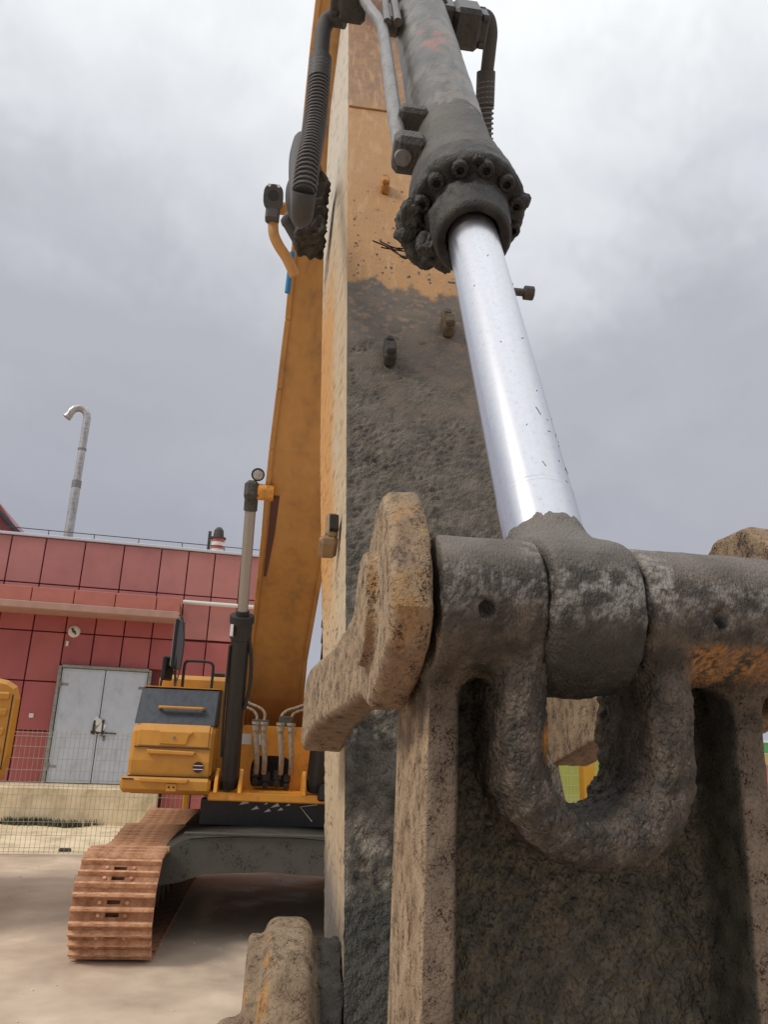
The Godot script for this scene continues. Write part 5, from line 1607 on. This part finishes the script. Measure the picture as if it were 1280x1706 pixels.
# ------------------------------------------------------------------ bucket link with its lifting eye
func link() -> void:
	var l := part("bucket_link")
	tag(l, "mud-caked bucket link with a welded lifting eye in front")
	var c := V(PIN.x, PIN.y, PIN.z)
	var cx := 0.281; var hw := 0.0675; var hb := 2.083
	var zf := T0 - 0.70; var zb := T0 - 0.88
	var f := func(p: Vector3) -> float:
		var d := 1e9
		# side plates
		var pl := sd_box(p, Vector3(0.148, 1.86, (zf + zb) * 0.5), Vector3(0.0155, 0.36, (zf - zb) * 0.5), 0.005)
		var pr := sd_box(p, Vector3(0.442, 1.86, (zf + zb) * 0.5), Vector3(0.0155, 0.36, (zf - zb) * 0.5), 0.005)
		d = minf(pl, pr)
		# bosses
		var bl := sd_cyl_s(p, Vector3(0.1805, c.y, c.z), 0.0480, 0.0655, 0.006)
		var br := sd_cyl_s(p, Vector3(0.3945, c.y, c.z), 0.0740, 0.0655, 0.006)
		d = smin(d, minf(bl, br), 0.022)
		# web with a U notch under the rod eye
		var web := sd_box(p, Vector3(0.295, 1.81, T0 - 0.795), Vector3(0.145, 0.375, 0.024), 0.006)
		var nt := sd_box(p, Vector3(cx, 2.19, T0 - 0.80), Vector3(0.060, 0.153, 0.2), 0.045)
		d = smin(d, maxf(web, -nt), 0.014)
		# lifting eye
		if p.y < 2.24 and p.y > 1.97:
			var du := absf(Vector2(p.x - cx, p.y - hb).length() - hw) if p.y < hb else absf(absf(p.x - cx) - hw)
			du = maxf(du, p.y - 2.19)
			var dz := maxf(p.z - (T0 - 0.657), (T0 - 0.772) - p.z)
			var q := Vector2(maxf(du - 0.002, 0.0), maxf(dz + 0.018, 0.0))
			d = smin(d, q.length() - 0.0195 + minf(maxf(du - 0.002, dz + 0.018), 0.0), 0.010)
		# grease holes
		d = maxf(d, 0.0085 - (p - Vector3(0.172, c.y - 0.012, c.z + 0.064)).length())
		d = maxf(d, 0.0085 - (p - Vector3(0.388, c.y - 0.008, c.z + 0.064)).length())
		return d
	var disp := func(p: Vector3, n: Vector3) -> float:
		var t := T0 - p.z
		var inner := ss(0.163, 0.17, p.x) * ss(0.427, 0.42, p.x)
		var on_web := inner * ss(0.745, 0.76, t)
		var on_loop := inner * ss(0.70, 0.69, t) * ss(2.17, 2.14, p.y)
		var plate := ss(2.16, 2.10, p.y) * (1.0 - inner)
		var q := p * Vector3(1.7, 0.6, 1.0)
		var d := (0.0008 * lumps(p * 0.7) + 0.0004 * fn_a.get_noise_3dv(q * 2.2)) * (1.0 - 0.5 * plate)
		d += 0.0026 * (cracks(q) - 0.6) * (1.0 - 0.8 * plate) * ss(0.01, -0.02, p.y - c.y)
		d += on_web * (0.006 * lumps(p * 0.9) + 0.006 * fn_a.get_noise_3dv(p * 2.0))
		d += on_loop * (0.0026 * lumps(p * 0.45) + 0.0016 * (cracks(p * 0.8) - 0.5))
		return d
	var col := func(p: Vector3, n: Vector3) -> Color:
		var t := T0 - p.z
		var a := fn_b.get_noise_3dv(p * 2.0); var b := fn_a.get_noise_3dv(p); var e := fn_c.get_noise_3dv(p)
		var base := mixc(Color(0.042, 0.034, 0.027), Color(0.130, 0.103, 0.080), 0.40 + 1.1 * b + 0.9 * a)
		base = mixc(base, mixc(Color(0.15, 0.128, 0.110), Color(0.24, 0.208, 0.178), 0.5 + a), ss(0.015, 0.05, p.y - c.y) * 0.85)  # boss tops paler over dark undersides, occlusion put into the colour
		var inner := ss(0.163, 0.168, p.x) * ss(0.427, 0.422, p.x)
		# the recessed web keeps darker, wetter mud
		var web := inner * ss(0.735, 0.755, t)
		var wet := mixc(Color(0.060, 0.055, 0.040), Color(0.150, 0.133, 0.096), 0.5 + 0.9 * b)
		wet = mixc(wet, Color(0.19, 0.15, 0.10), ss(0.12, 0.4, a + 0.3 * e) * 0.6)
		base = mixc(base, wet, web)
		# dusty plate edges and outer flanks, the left flank's side light put into its colour
		var plate := (1.0 - inner) * ss(2.19, 2.06, p.y + 0.12 * a) * ss(0.75, 0.35, absf(n.x) * signf(n.x * (0.295 - p.x)))
		var dust := mixc(Color(0.165, 0.125, 0.095), Color(0.255, 0.197, 0.145), 0.5 + a + 0.5 * b)
		base = mixc(base, dust, plate * (0.75 + 0.25 * ss(2.12, 1.95, p.y)))
		var flank := ss(-0.45, -0.8, n.x) * ss(0.2, 0.145, p.x) * ss(2.17, 2.08, p.y + 0.1 * a)
		base = mixc(base, mixc(Color(0.43, 0.325, 0.22), Color(0.31, 0.225, 0.14), 0.45 + 1.2 * a), flank)
		base = mixc(base, Color(0.16, 0.11, 0.07), flank * ss(0.25, 0.5, b + 0.4 * e))
		base = mixc(base, mixc(Color(0.042, 0.042, 0.034), Color(0.10, 0.09, 0.07), 0.4 + b), ss(-0.4, -0.8, n.x) * ss(0.40, 0.42, p.x) * ss(2.17, 2.12, p.y))
		# scraped pale patches round the bosses, rust on the right one
		var boss := ss(2.14, 2.16, p.y) * ss(0.0, 0.3, p.z - c.z + 0.1)
		base = mixc(base, SCRAPE * 1.05, boss * ss(-0.02, 0.22, e + 0.8 * b) * ss(0.026, 0.010, absf(p.y - c.y - 0.008 - 0.02 * a)) * 0.65)
		var rim := ss(0.018, 0.008, absf(p.x - 0.335))
		base = mixc(base, Color(0.40, 0.38, 0.35), rim * ss(-0.2, 0.3, e + b) * ss(-0.02, 0.01, p.y - c.y) * 0.7)
		var rim2 := ss(0.02, 0.006, absf(p.x - 0.222))
		base = mixc(base, Color(0.36, 0.33, 0.31), rim2 * ss(-0.1, 0.35, e + b) * ss(-0.01, 0.02, p.y - c.y) * 0.6)
		var rp := ss(0.46, 0.44, p.x) * ss(0.352, 0.37, p.x) * ss(0.019, 0.009, absf(p.y - c.y + 0.045 + 0.008 * a)) * ss(0, 0.02, p.z - c.z)
		base = mixc(base, mixc(Color(0.50, 0.23, 0.055), Color(0.22, 0.11, 0.06), 0.4 + 1.2 * b), rp * ss(-0.35, 0.05, e + 0.6 * b) * 0.95)
		for hx in [0.172, 0.388]:  # shade inside the holes put into the colour, along with black grease
			base = mixc(base, Color(0.012, 0.011, 0.010), ss(0.0085, 0.006, (p - Vector3(hx, c.y - 0.010, c.z + 0.061)).length()))
		# a chip of bare orange on the eye
		base = mixc(base, Color(0.45, 0.19, 0.03), ss(0.013, 0.006, Vector2(p.x - 0.236, (p.y - 2.098) * 0.55).length()) * ss(0.69, 0.675, t))
		return base
	var whole := sdf_mesh(f, Vector3(0.12, 1.66, T0 - 0.90), Vector3(0.47, 2.30, T0 - 0.62), 0.0034, disp, col)
	# part it where one welded piece ends and the next begins
	var kind := func(p: Vector3) -> int:
		if p.y > 2.148 and p.z > c.z - 0.08 and (absf(p.z - c.z) < 0.075): 
			if p.z > c.z + 0.02 and p.y < 2.172 and p.x > 0.19 and p.x < 0.39: return 4
			return 0 if p.x < 0.295 else 1
		if p.x < 0.168: return 2
		if p.x > 0.422: return 3
		return 4 if p.z > zf - 0.005 else 5
	var names := ["boss", "boss", "side_plate", "side_plate", "lifting_eye", "web_plate"]
	var pieces := split_mesh(whole, kind, 6)
	for i in 6: put(names[i], pieces[i], mats.caked if i == 2 or i == 3 else mats.mud_fine if i < 2 else mats.mud, l)
	var pinm := Mb.new()
	pinm.col = MUD_DARK
	pinm.tube(PackedVector3Array([V(0.14, PIN.y, PIN.z), V(0.45, PIN.y, PIN.z)]), 0.04, 24)
	put("pin", pinm, mats.caked, l)


func idlers() -> void:
	var poly := PackedVector2Array([Vector2(0.735, 2.336), Vector2(0.685, 2.298), Vector2(0.650, 2.242), Vector2(0.643, 2.205), Vector2(0.662, 2.172), Vector2(0.72, 2.142), Vector2(0.79, 2.122), Vector2(0.885, 2.138), Vector2(1.20, 2.106), Vector2(1.38, 2.066), Vector2(1.45, 2.075), Vector2(1.47, 2.13), Vector2(1.43, 2.185), Vector2(1.36, 2.196), Vector2(1.10, 2.212), Vector2(0.97, 2.240), Vector2(0.87, 2.288), Vector2(0.795, 2.336)])
	var f := func(p: Vector3) -> float:
		var t := T0 - p.z
		var flare := ss(0.85, 1.35, t)
		var so := lerpf(0.0885, 0.046, flare); var si := lerpf(0.127, 0.115, flare)
		var d2 := sd_poly(Vector2(t, p.y), poly)
		var mid := (so + si) * 0.5; var hl := (si - so) * 0.5
		var ds := absf(p.x - mid) - hl
		# chamfer along the rim, wider on the outside
		var ch := (d2 + ds) * 0.70711 + (0.0045 if p.x < mid else 0.003)
		var d := maxf(maxf(d2, ds), ch)
		# raised boss round the pin on the outer face
		var b := sd_cyl_s(p, V(0.087, 2.225, 0.80), 0.010, 0.060, 0.004)
		return smin(d, b, 0.004)
	var disp := func(p: Vector3, n: Vector3) -> float:
		return 0.0009 * lumps(p * 0.9) + 0.0010 * fn_a.get_noise_3dv(p * Vector3(2.6, 1.2, 2.6)) + 0.0012 * fn_b.get_noise_3dv(p * 3.0)
	var col := func(p: Vector3, n: Vector3) -> Color:
		var t := T0 - p.z
		var a := fn_b.get_noise_3dv(p * 2.2); var b := fn_a.get_noise_3dv(p); var e := fn_c.get_noise_3dv(p * Vector3(1, 0.5, 1))
		var c := mixc(Color(0.25, 0.175, 0.11), Color(0.36, 0.265, 0.17), 0.5 + a + 0.4 * b)
		c = mixc(c, Color(0.43, 0.335, 0.225), ss(-0.3, -0.8, n.x) * 0.55)
		c = mixc(c, Color(0.36, 0.205, 0.075), ss(0.1, 0.45, a + 0.4 * b) * ss(0.25, 0.7, n.z) * 0.8)
		c = mixc(c, Color(0.20, 0.145, 0.11), ss(0.1, 0.4, b + 0.4 * e - 0.3 * a) * 0.75)
		c = mixc(c, Color(0.075, 0.055, 0.04), ss(0.34, 0.5, e + 0.4 * b) * 0.8)
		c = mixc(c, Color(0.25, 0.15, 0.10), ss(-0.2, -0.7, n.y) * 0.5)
		return c
	var left := part("idler_link")
	tag(left, "dusty tan idler link left of the bucket link")
	var m := sdf_mesh(f, Vector3(0.035, 2.05, T0 - 1.50), Vector3(0.14, 2.355, T0 - 0.625), 0.0036, disp, col)
	put("idler_plate", m, mats.caked, left)
	# a mirrored twin on the right
	var right := part("idler_link")
	tag(right, "dusty tan idler link right of the bucket link")
	var arr := m.surface_get_arrays(0)
	var vs: PackedVector3Array = arr[Mesh.ARRAY_VERTEX]; var ns: PackedVector3Array = arr[Mesh.ARRAY_NORMAL]; var idx: PackedInt32Array = arr[Mesh.ARRAY_INDEX]
	for i in vs.size():
		vs[i].x = 0.605 - vs[i].x; vs[i].y -= 0.008; ns[i].x = -ns[i].x
	for k in range(0, idx.size(), 3):
		var q := idx[k + 1]; idx[k + 1] = idx[k + 2]; idx[k + 2] = q
	arr[Mesh.ARRAY_VERTEX] = vs; arr[Mesh.ARRAY_NORMAL] = ns; arr[Mesh.ARRAY_INDEX] = idx
	var m2 := ArrayMesh.new()
	m2.add_surface_from_arrays(Mesh.PRIMITIVE_TRIANGLES, arr)
	put("idler_plate", m2, mats.caked, right)


func bucket() -> void:
	var bk := part("bucket")
	tag(bk, "bucket whose dusty pin boss shows at the lower edge left of the stick")
	var ce := V(0.04, 1.66, 1.30)
	var f := func(p: Vector3) -> float:
		var d := sd_cyl_s(p, Vector3(0.042, ce.y, ce.z), 0.036, 0.163, 0.022)
		d = minf(d, sd_cyl_s(p, Vector3(-0.002, ce.y, ce.z), 0.016, 0.140, 0.006))
		d = minf(d, sd_cyl_s(p, Vector3(0.095, ce.y, ce.z), 0.026, 0.135, 0.006))
		d = smin(d, sd_box(p, ce + Vector3(0, -0.3, -0.1), Vector3(0.034, 0.3, 0.2), 0.02), 0.02)
		d = smin(d, sd_cap(p, ce + Vector3(-0.02, 0.03, 0.075), ce + Vector3(-0.072, 0.03, 0.075), 0.026, 0.026), 0.01)
		return d
	var disp := func(p: Vector3, n: Vector3) -> float:
		return (0.0007 + 0.007 * ss(0.074, 0.09, p.x)) * lumps(p * 0.7) + 0.0008 * fn_a.get_noise_3dv(p * 2.0)
	var col := func(p: Vector3, n: Vector3) -> Color:
		var a := fn_b.get_noise_3dv(p * 2.0); var b := fn_a.get_noise_3dv(p * 0.8); var e := fn_c.get_noise_3dv(p * 0.6)
		var c := mixc(Color(0.24, 0.175, 0.115), Color(0.35, 0.265, 0.175), 0.5 + a + 0.4 * b)
		c = mixc(c, Color(0.42, 0.21, 0.06), ss(-0.4, -0.8, n.x) * ss(-0.1, 0.3, a + b) * 0.8)
		c = mixc(c, Color(0.12, 0.085, 0.055), ss(0.25, 0.5, e + 0.5 * b) * 0.7)
		c = mixc(c, Color(0.05, 0.046, 0.04), ss(0.078, 0.09, p.x))
		return c
	put("pin_boss", sdf_mesh(f, ce + Vector3(-0.24, -0.45, -0.32), ce + Vector3(0.09, 0.19, 0.19), 0.0055, disp, col), mats.caked, bk)
	# the rest of the bucket lies below the picture
	var sh := Mb.new()
	sh.col = Color(0.2, 0.15, 0.1)
	var pts: Array[Vector2] = []
	for k in 13:
		var a := deg_to_rad(20.0 + 200.0 * k / 12.0)
		pts.append(Vector2(1.15 + 0.62 * cos(a), 0.72 - 0.62 * sin(a) + 0.1))
	for k in 12:
		var p := pts[k]; var q := pts[k + 1]
		var d := (q - p).normalized()
		var nn := Vector3(0, -d.x, -d.y)
		sh.quad(V(-0.35, p.y, p.x), V(0.95, p.y, p.x), V(0.95, q.y, q.x), V(-0.35, q.y, q.x), nn)
	put("bucket_shell", sh, mats.caked, bk)
	for s in [-0.35, 0.95]:
		var sd := Mb.new()
		sd.col = Color(0.2, 0.15, 0.1)
		var pr := []
		for p in pts: pr.append(p)
		side_prism(sd, pr, s - 0.02, s + 0.02, 0.0)
		put("side_wall", sd, mats.caked, bk)
	for s in [0.006, 0.52]:
		var er := Mb.new()
		er.col = Color(0.24, 0.18, 0.12)
		side_prism(er, [Vector2(0.6, 1.2), Vector2(0.65, 1.4), Vector2(1.2, 1.5), Vector2(1.55, 1.45), Vector2(1.72, 0.9), Vector2(1.2, 0.7)], s, s + 0.07, 0.01)
		put("ear", er, mats.caked, bk)


func coil(path: PackedVector3Array, rad: float, wire: float, pitch: float) -> Mb:
	var c := Curve3D.new()
	c.bake_interval = 0.01
	for p in path: c.add_point(p)
	var L := c.get_baked_length()
	var n := int(L / pitch * 12.0)
	var pts := PackedVector3Array()
	var u := Vector3.RIGHT
	for i in n:
		var d := L * i / n
		var p := c.sample_baked(d)
		var t := (c.sample_baked(minf(d + 0.02, L)) - c.sample_baked(maxf(d - 0.02, 0))).normalized()
		u = (u - t * u.dot(t)).normalized()
		var a := TAU * i / 12.0
		pts.append(p + (u * cos(a) + t.cross(u) * sin(a)) * rad)
	var m := Mb.new()
	m.tube(pts, wire, 5)
	return m


func hoses() -> void:
	var hs := part("arm_hoses")
	tag(hs, "black hydraulic hoses in wire guards beside the stick")
	# left: out of the block, over in an elbow, down to the back of the stick
	var el := Mb.new()
	el.tube(curve([V(0.045, 4.275, 1.93), V(0.0, 4.285, 1.94), V(-0.017, 4.265, 1.95), V(-0.023, 4.22, 1.95), V(-0.022, 4.101, 1.95)], 6), 0.026, 14)
	put("elbow", el, mats.hose_dusty, hs)
	var path := curve([V(-0.022, 4.101, 1.95), V(-0.024, 3.866, 1.92), V(-0.034, 3.66, 1.86), V(-0.038, 3.555, 1.855)], 10)
	return_hose(hs, path, 0.029)
	var lo := Mb.new()
	lo.tube(curve([V(-0.038, 3.555, 1.855), V(-0.040, 3.53, 1.90), V(-0.044, 3.60, 2.02), V(-0.056, 3.79, 2.2), V(-0.083, 4.139, 2.5), V(-0.098, 4.50, 2.8), V(-0.085, 4.83, 3.1), V(-0.019, 5.0, 3.5)], 8), 0.033, 14)
	put("hose", lo, mats.hose_dusty, hs)
	# right: elbow and hose behind the barrel
	var er := Mb.new()
	er.tube(curve([V(0.43, 4.22, 1.80), V(0.475, 4.235, 1.81), V(0.497, 4.22, 1.84), V(0.504, 4.19, 1.88), V(0.508, 4.12, 1.94)], 6), 0.0215, 14)
	put("elbow", er, mats.hose_dusty, hs)
	return_hose(hs, curve([V(0.508, 4.12, 1.94), V(0.52, 4.02, 2.0), V(0.535, 3.93, 2.06), V(0.55, 3.80, 2.14)], 8), 0.024)
	# bundle of hoses looped behind the stick's left edge
	for q in [[-0.10, 0.1, 0.045, 4.98], [-0.12, 0.25, 0.045, 4.85]]:
		var b := Mb.new()
		b.tube(curve([V(-0.06, 4.7, 3.5 + q[1]), V(q[0] - 0.02, 4.8, 3.45 + q[1]), V(q[0] - 0.02, q[3] - 0.05, 3.45 + q[1]), V(q[0] + 0.03, q[3], 3.5 + q[1]), V(-0.02, q[3] - 0.08, 3.6 + q[1])], 6), q[2], 14)
		put("hose", b, mats.hose_dusty, hs)
	# black caked clump where the hoses meet the stick
	var ctr := V(-0.025, 4.80, 3.62)
	var f := func(p: Vector3) -> float: return sd_box(p, ctr, Vector3(0.075, 0.20, 0.12), 0.03)
	var dd := func(p: Vector3, n: Vector3) -> float: return 0.03 * fn_b.get_noise_3dv(p * 2.5) + 0.02 * lumps(p * 0.4)
	var cc := func(p: Vector3, n: Vector3) -> Color: return mixc(Color(0.03, 0.028, 0.027), Color(0.09, 0.075, 0.06), 0.4 + lumps(p * 0.5))
	put("hose_clamp", sdf_mesh(f, ctr - Vector3(0.14, 0.34, 0.22), ctr + Vector3(0.14, 0.34, 0.22), 0.012, dd, cc), mats.mud, hs)
	# pipe end with a four bolt flange, and the blue strap, on the boom
	var pe := part("boom_pipe")
	var yp := Mb.new()
	yp.tube(PackedVector3Array([V(-0.36, 6.47, 5.82), V(-0.12, 6.51, 5.86)]), 0.055, 14)
	yp.tube(curve([V(-0.366, 6.36, 5.8), V(-0.35, 6.20, 5.8), V(-0.30, 6.10, 5.82), V(-0.22, 6.0, 5.85), V(-0.14, 5.87, 5.9)], 6), 0.046, 14)
	put("pipe", yp, mats.boom_paint, pe)
	var fl := Mb.new()
	var pts := PackedVector2Array()
	for k in 20:
		var a := TAU * k / 20.0
		pts.append(Vector2(signf(cos(a)) * pow(absf(cos(a)), 0.7) * 0.085, signf(sin(a)) * pow(absf(sin(a)), 0.7) * 0.11))
	fl.prism(pts, V(-0.375, 6.495, 5.73), Vector3.RIGHT, Vector3(0, 0.95, 0.3), Vector3(0, -0.02, 0.05), 0.006)
	fl.box(V(-0.372, 6.35, 5.76), Vector3(0.12, 0.14, 0.1), 0.02)
	put("flange", fl, mats.hose_dusty, pe)
	var hl := Mb.new()
	hl.lathe(PackedVector2Array([Vector2(0, 0.045), Vector2(0.004, 0.045), Vector2(0.004, 0)]), V(-0.375, 6.485, 5.675), Vector3(0, -0.3, 1), 16)
	put("bore", hl, mats.rubber, pe)
	for x in [-0.415, -0.335]:
		var bo := Mb.new()
		bo.lathe(PackedVector2Array([Vector2(0, 0.014), Vector2(0.006, 0.014), Vector2(0.006, 0)]), V(x, 6.565, 5.655), Vector3(0, -0.3, 1), 8)
		put("bolt_hole", bo, mats.white, pe)
	var bs := Mb.new()
	bs.tube(curve([V(-0.185, 6.20, 6.05), V(-0.19, 6.1, 6.06), V(-0.195, 5.95, 6.08), V(-0.20, 5.82, 6.1)], 5), 0.024, 8)
	put("blue_strap", bs, mats.blue, pe)


func return_hose(parent: Node, path: PackedVector3Array, rad: float) -> void:
	var h := Mb.new()
	h.tube(path, rad, 14)
	put("hose", h, mats.hose_dusty, parent)
	put("wire_guard", coil(path, rad + 0.004, 0.0032, 0.015), mats.spring, parent)
	var e := Mb.new()
	e.lathe(PackedVector2Array([Vector2(-0.03, 0.0), Vector2(-0.03, rad + 0.006), Vector2(0.07, rad + 0.006), Vector2(0.07, rad)]), path[0], path[1] - path[0], 16)
	put("ferrule", e, mats.hose_dusty, parent)


func others() -> void:
	var yaw := Basis(Vector3.UP, deg_to_rad(YAW))
	# another yellow machine, cut by the left edge
	var m2 := root_at("yellow_machine", yaw * Vector3(-3.985, 0, -9.76), YAW + 19.0)
	tag(m2, "rounded rear of a second yellow machine at the left edge of the yard", "construction machine")
	var b := Mb.new()
	b.prism(PackedVector2Array([Vector2(-1.4, 1.3), Vector2(0.72, 1.3), Vector2(0.87, 1.5), Vector2(0.905, 1.7), Vector2(0.905, 2.3), Vector2(0.86, 2.43), Vector2(0.76, 2.49), Vector2(0.5, 2.53), Vector2(-1.4, 2.6)]), Vector3(0, 0, -2.0), Vector3.RIGHT, Vector3.UP, Vector3(0, 0, 3.0), 0.05)
	put("body", b, mats.clean_paint, m2)
	for y in [1.55, 1.75, 1.95, 2.15, 2.32]:
		var r := Mb.new()
		r.box(Vector3(0.2, y, 1.0), Vector3(1.2, 0.09, 0.05), 0.02)
		put("rib", r, mats.clean_paint, m2)
	var s := Mb.new()
	s.box(Vector3(0.825, 1.95, 1.0), Vector3(0.012, 0.78, 0.012))
	put("seam", s, mats.black_paint, m2)
	var t := Mb.new()
	for x in [-1.2, 0.3]:
		t.box(Vector3(x, 0.45, -0.5), Vector3(0.55, 0.9, 3.4), 0.35)
	t.box(Vector3(-0.45, 1.05, -0.5), Vector3(1.2, 0.5, 1.4), 0.1)
	put("undercarriage", t, mats.track_metal, m2)
	# grit lying about the yard
	var gr := Mb.new()
	rng.seed = 31
	for k in 420:
		var x := rng.randf_range(-5.0, 3.0); var z := -rng.randf_range(4.5, 14.0)
		var e := rng.randf_range(0.004, 0.013) * (1.0 if rng.randf() < 0.95 else 2.0)
		gr.box(Vector3(x, e * 0.35, z), Vector3(e * rng.randf_range(0.8, 1.8), e, e * 1.2), e * 0.3, Basis(Vector3.UP, rng.randf() * TAU))
	tag(put("grit", gr, mats.apron), "scattered dark grit and small stones on the concrete yard", "grit", "", "stuff")
	# printed hoarding on the right, behind the fence
	var turn := Basis(Vector3.UP, deg_to_rad(BYAW))
	var h := root_at("hoarding", turn * Vector3(0, 0, -18.0), BYAW)
	tag(h, "low coloured hoarding with a green top band beyond the fence on the right", "hoarding")
	mat("lime", lin(0.33, 0.36, 0.07), 0.6, 0.0, tex.panel, Vector3(0.5, 0.5, 0.5))
	mat("green_band", lin(0.10, 0.38, 0.12), 0.6, 0.0, tex.panel, Vector3(0.5, 0.5, 0.5))
	mat("pink", lin(0.50, 0.17, 0.15), 0.6, 0.0, tex.panel, Vector3(0.5, 0.5, 0.5))
	mat("sand", lin(0.55, 0.42, 0.18), 0.6, 0.0, tex.panel, Vector3(0.5, 0.5, 0.5))
	for k in 10:
		var x := 3.0 + k * 1.6
		var p := Mb.new()
		p.box(Vector3(x + 0.8, 1.35, 0), Vector3(1.58, 1.3, 0.05), 0.006)
		put("board", p, mats.pink if k > 5 else mats.lime, h)
		var q := Mb.new()
		q.box(Vector3(x + 0.8, 2.14, 0), Vector3(1.58, 0.26, 0.05), 0.006)
		put("green_band", q, mats.green_band, h)
		if k > 5:
			var y := Mb.new()
			y.box(Vector3(x + 0.8, 1.86, 0.03), Vector3(1.58, 0.28, 0.012))
			put("sand_band", y, mats.sand, h)
		var c := Mb.new()
		c.box(Vector3(x + 0.8, 0.35, 0), Vector3(1.58, 0.68, 0.09), 0.006)
		put("base_board", c, mats.apron, h)
	var cp := Mb.new()
	cp.box(Vector3(11, 2.30, 0), Vector3(16.0, 0.05, 0.09), 0.01)
	put("capping", cp, mats.white, h)
	# a stone chip lying in front of the fence
	var st := Mb.new()
	st.box(Vector3.ZERO, Vector3(0.2, 0.06, 0.1), 0.02, Basis(Vector3.UP, 0.3))
	var so := put("stone_chip", st, mats.dark_metal)
	so.position = turn * Vector3(-1.75, 0.03, -14.6)
	tag(so, "dark flat scrap lying on pale concrete behind the mesh fence", "debris")
	var gp := root_at("gate_post", yaw * Vector3(3.61, 0, -9.0), YAW)
	tag(gp, "yellow square post with a black cap, seen through the bucket link's notch", "post")
	var g1 := Mb.new()
	g1.box(Vector3(0, 1.03, 0), Vector3(0.15, 2.06, 0.15), 0.012)
	put("shaft", g1, mats.post, gp)
	var g2 := Mb.new()
	g2.lathe(PackedVector2Array([Vector2(2.06, 0.0), Vector2(2.06, 0.04), Vector2(2.11, 0.035), Vector2(2.11, 0.0)]), Vector3.ZERO, Vector3.UP, 12)
	put("cap", g2, mats.rubber, gp)
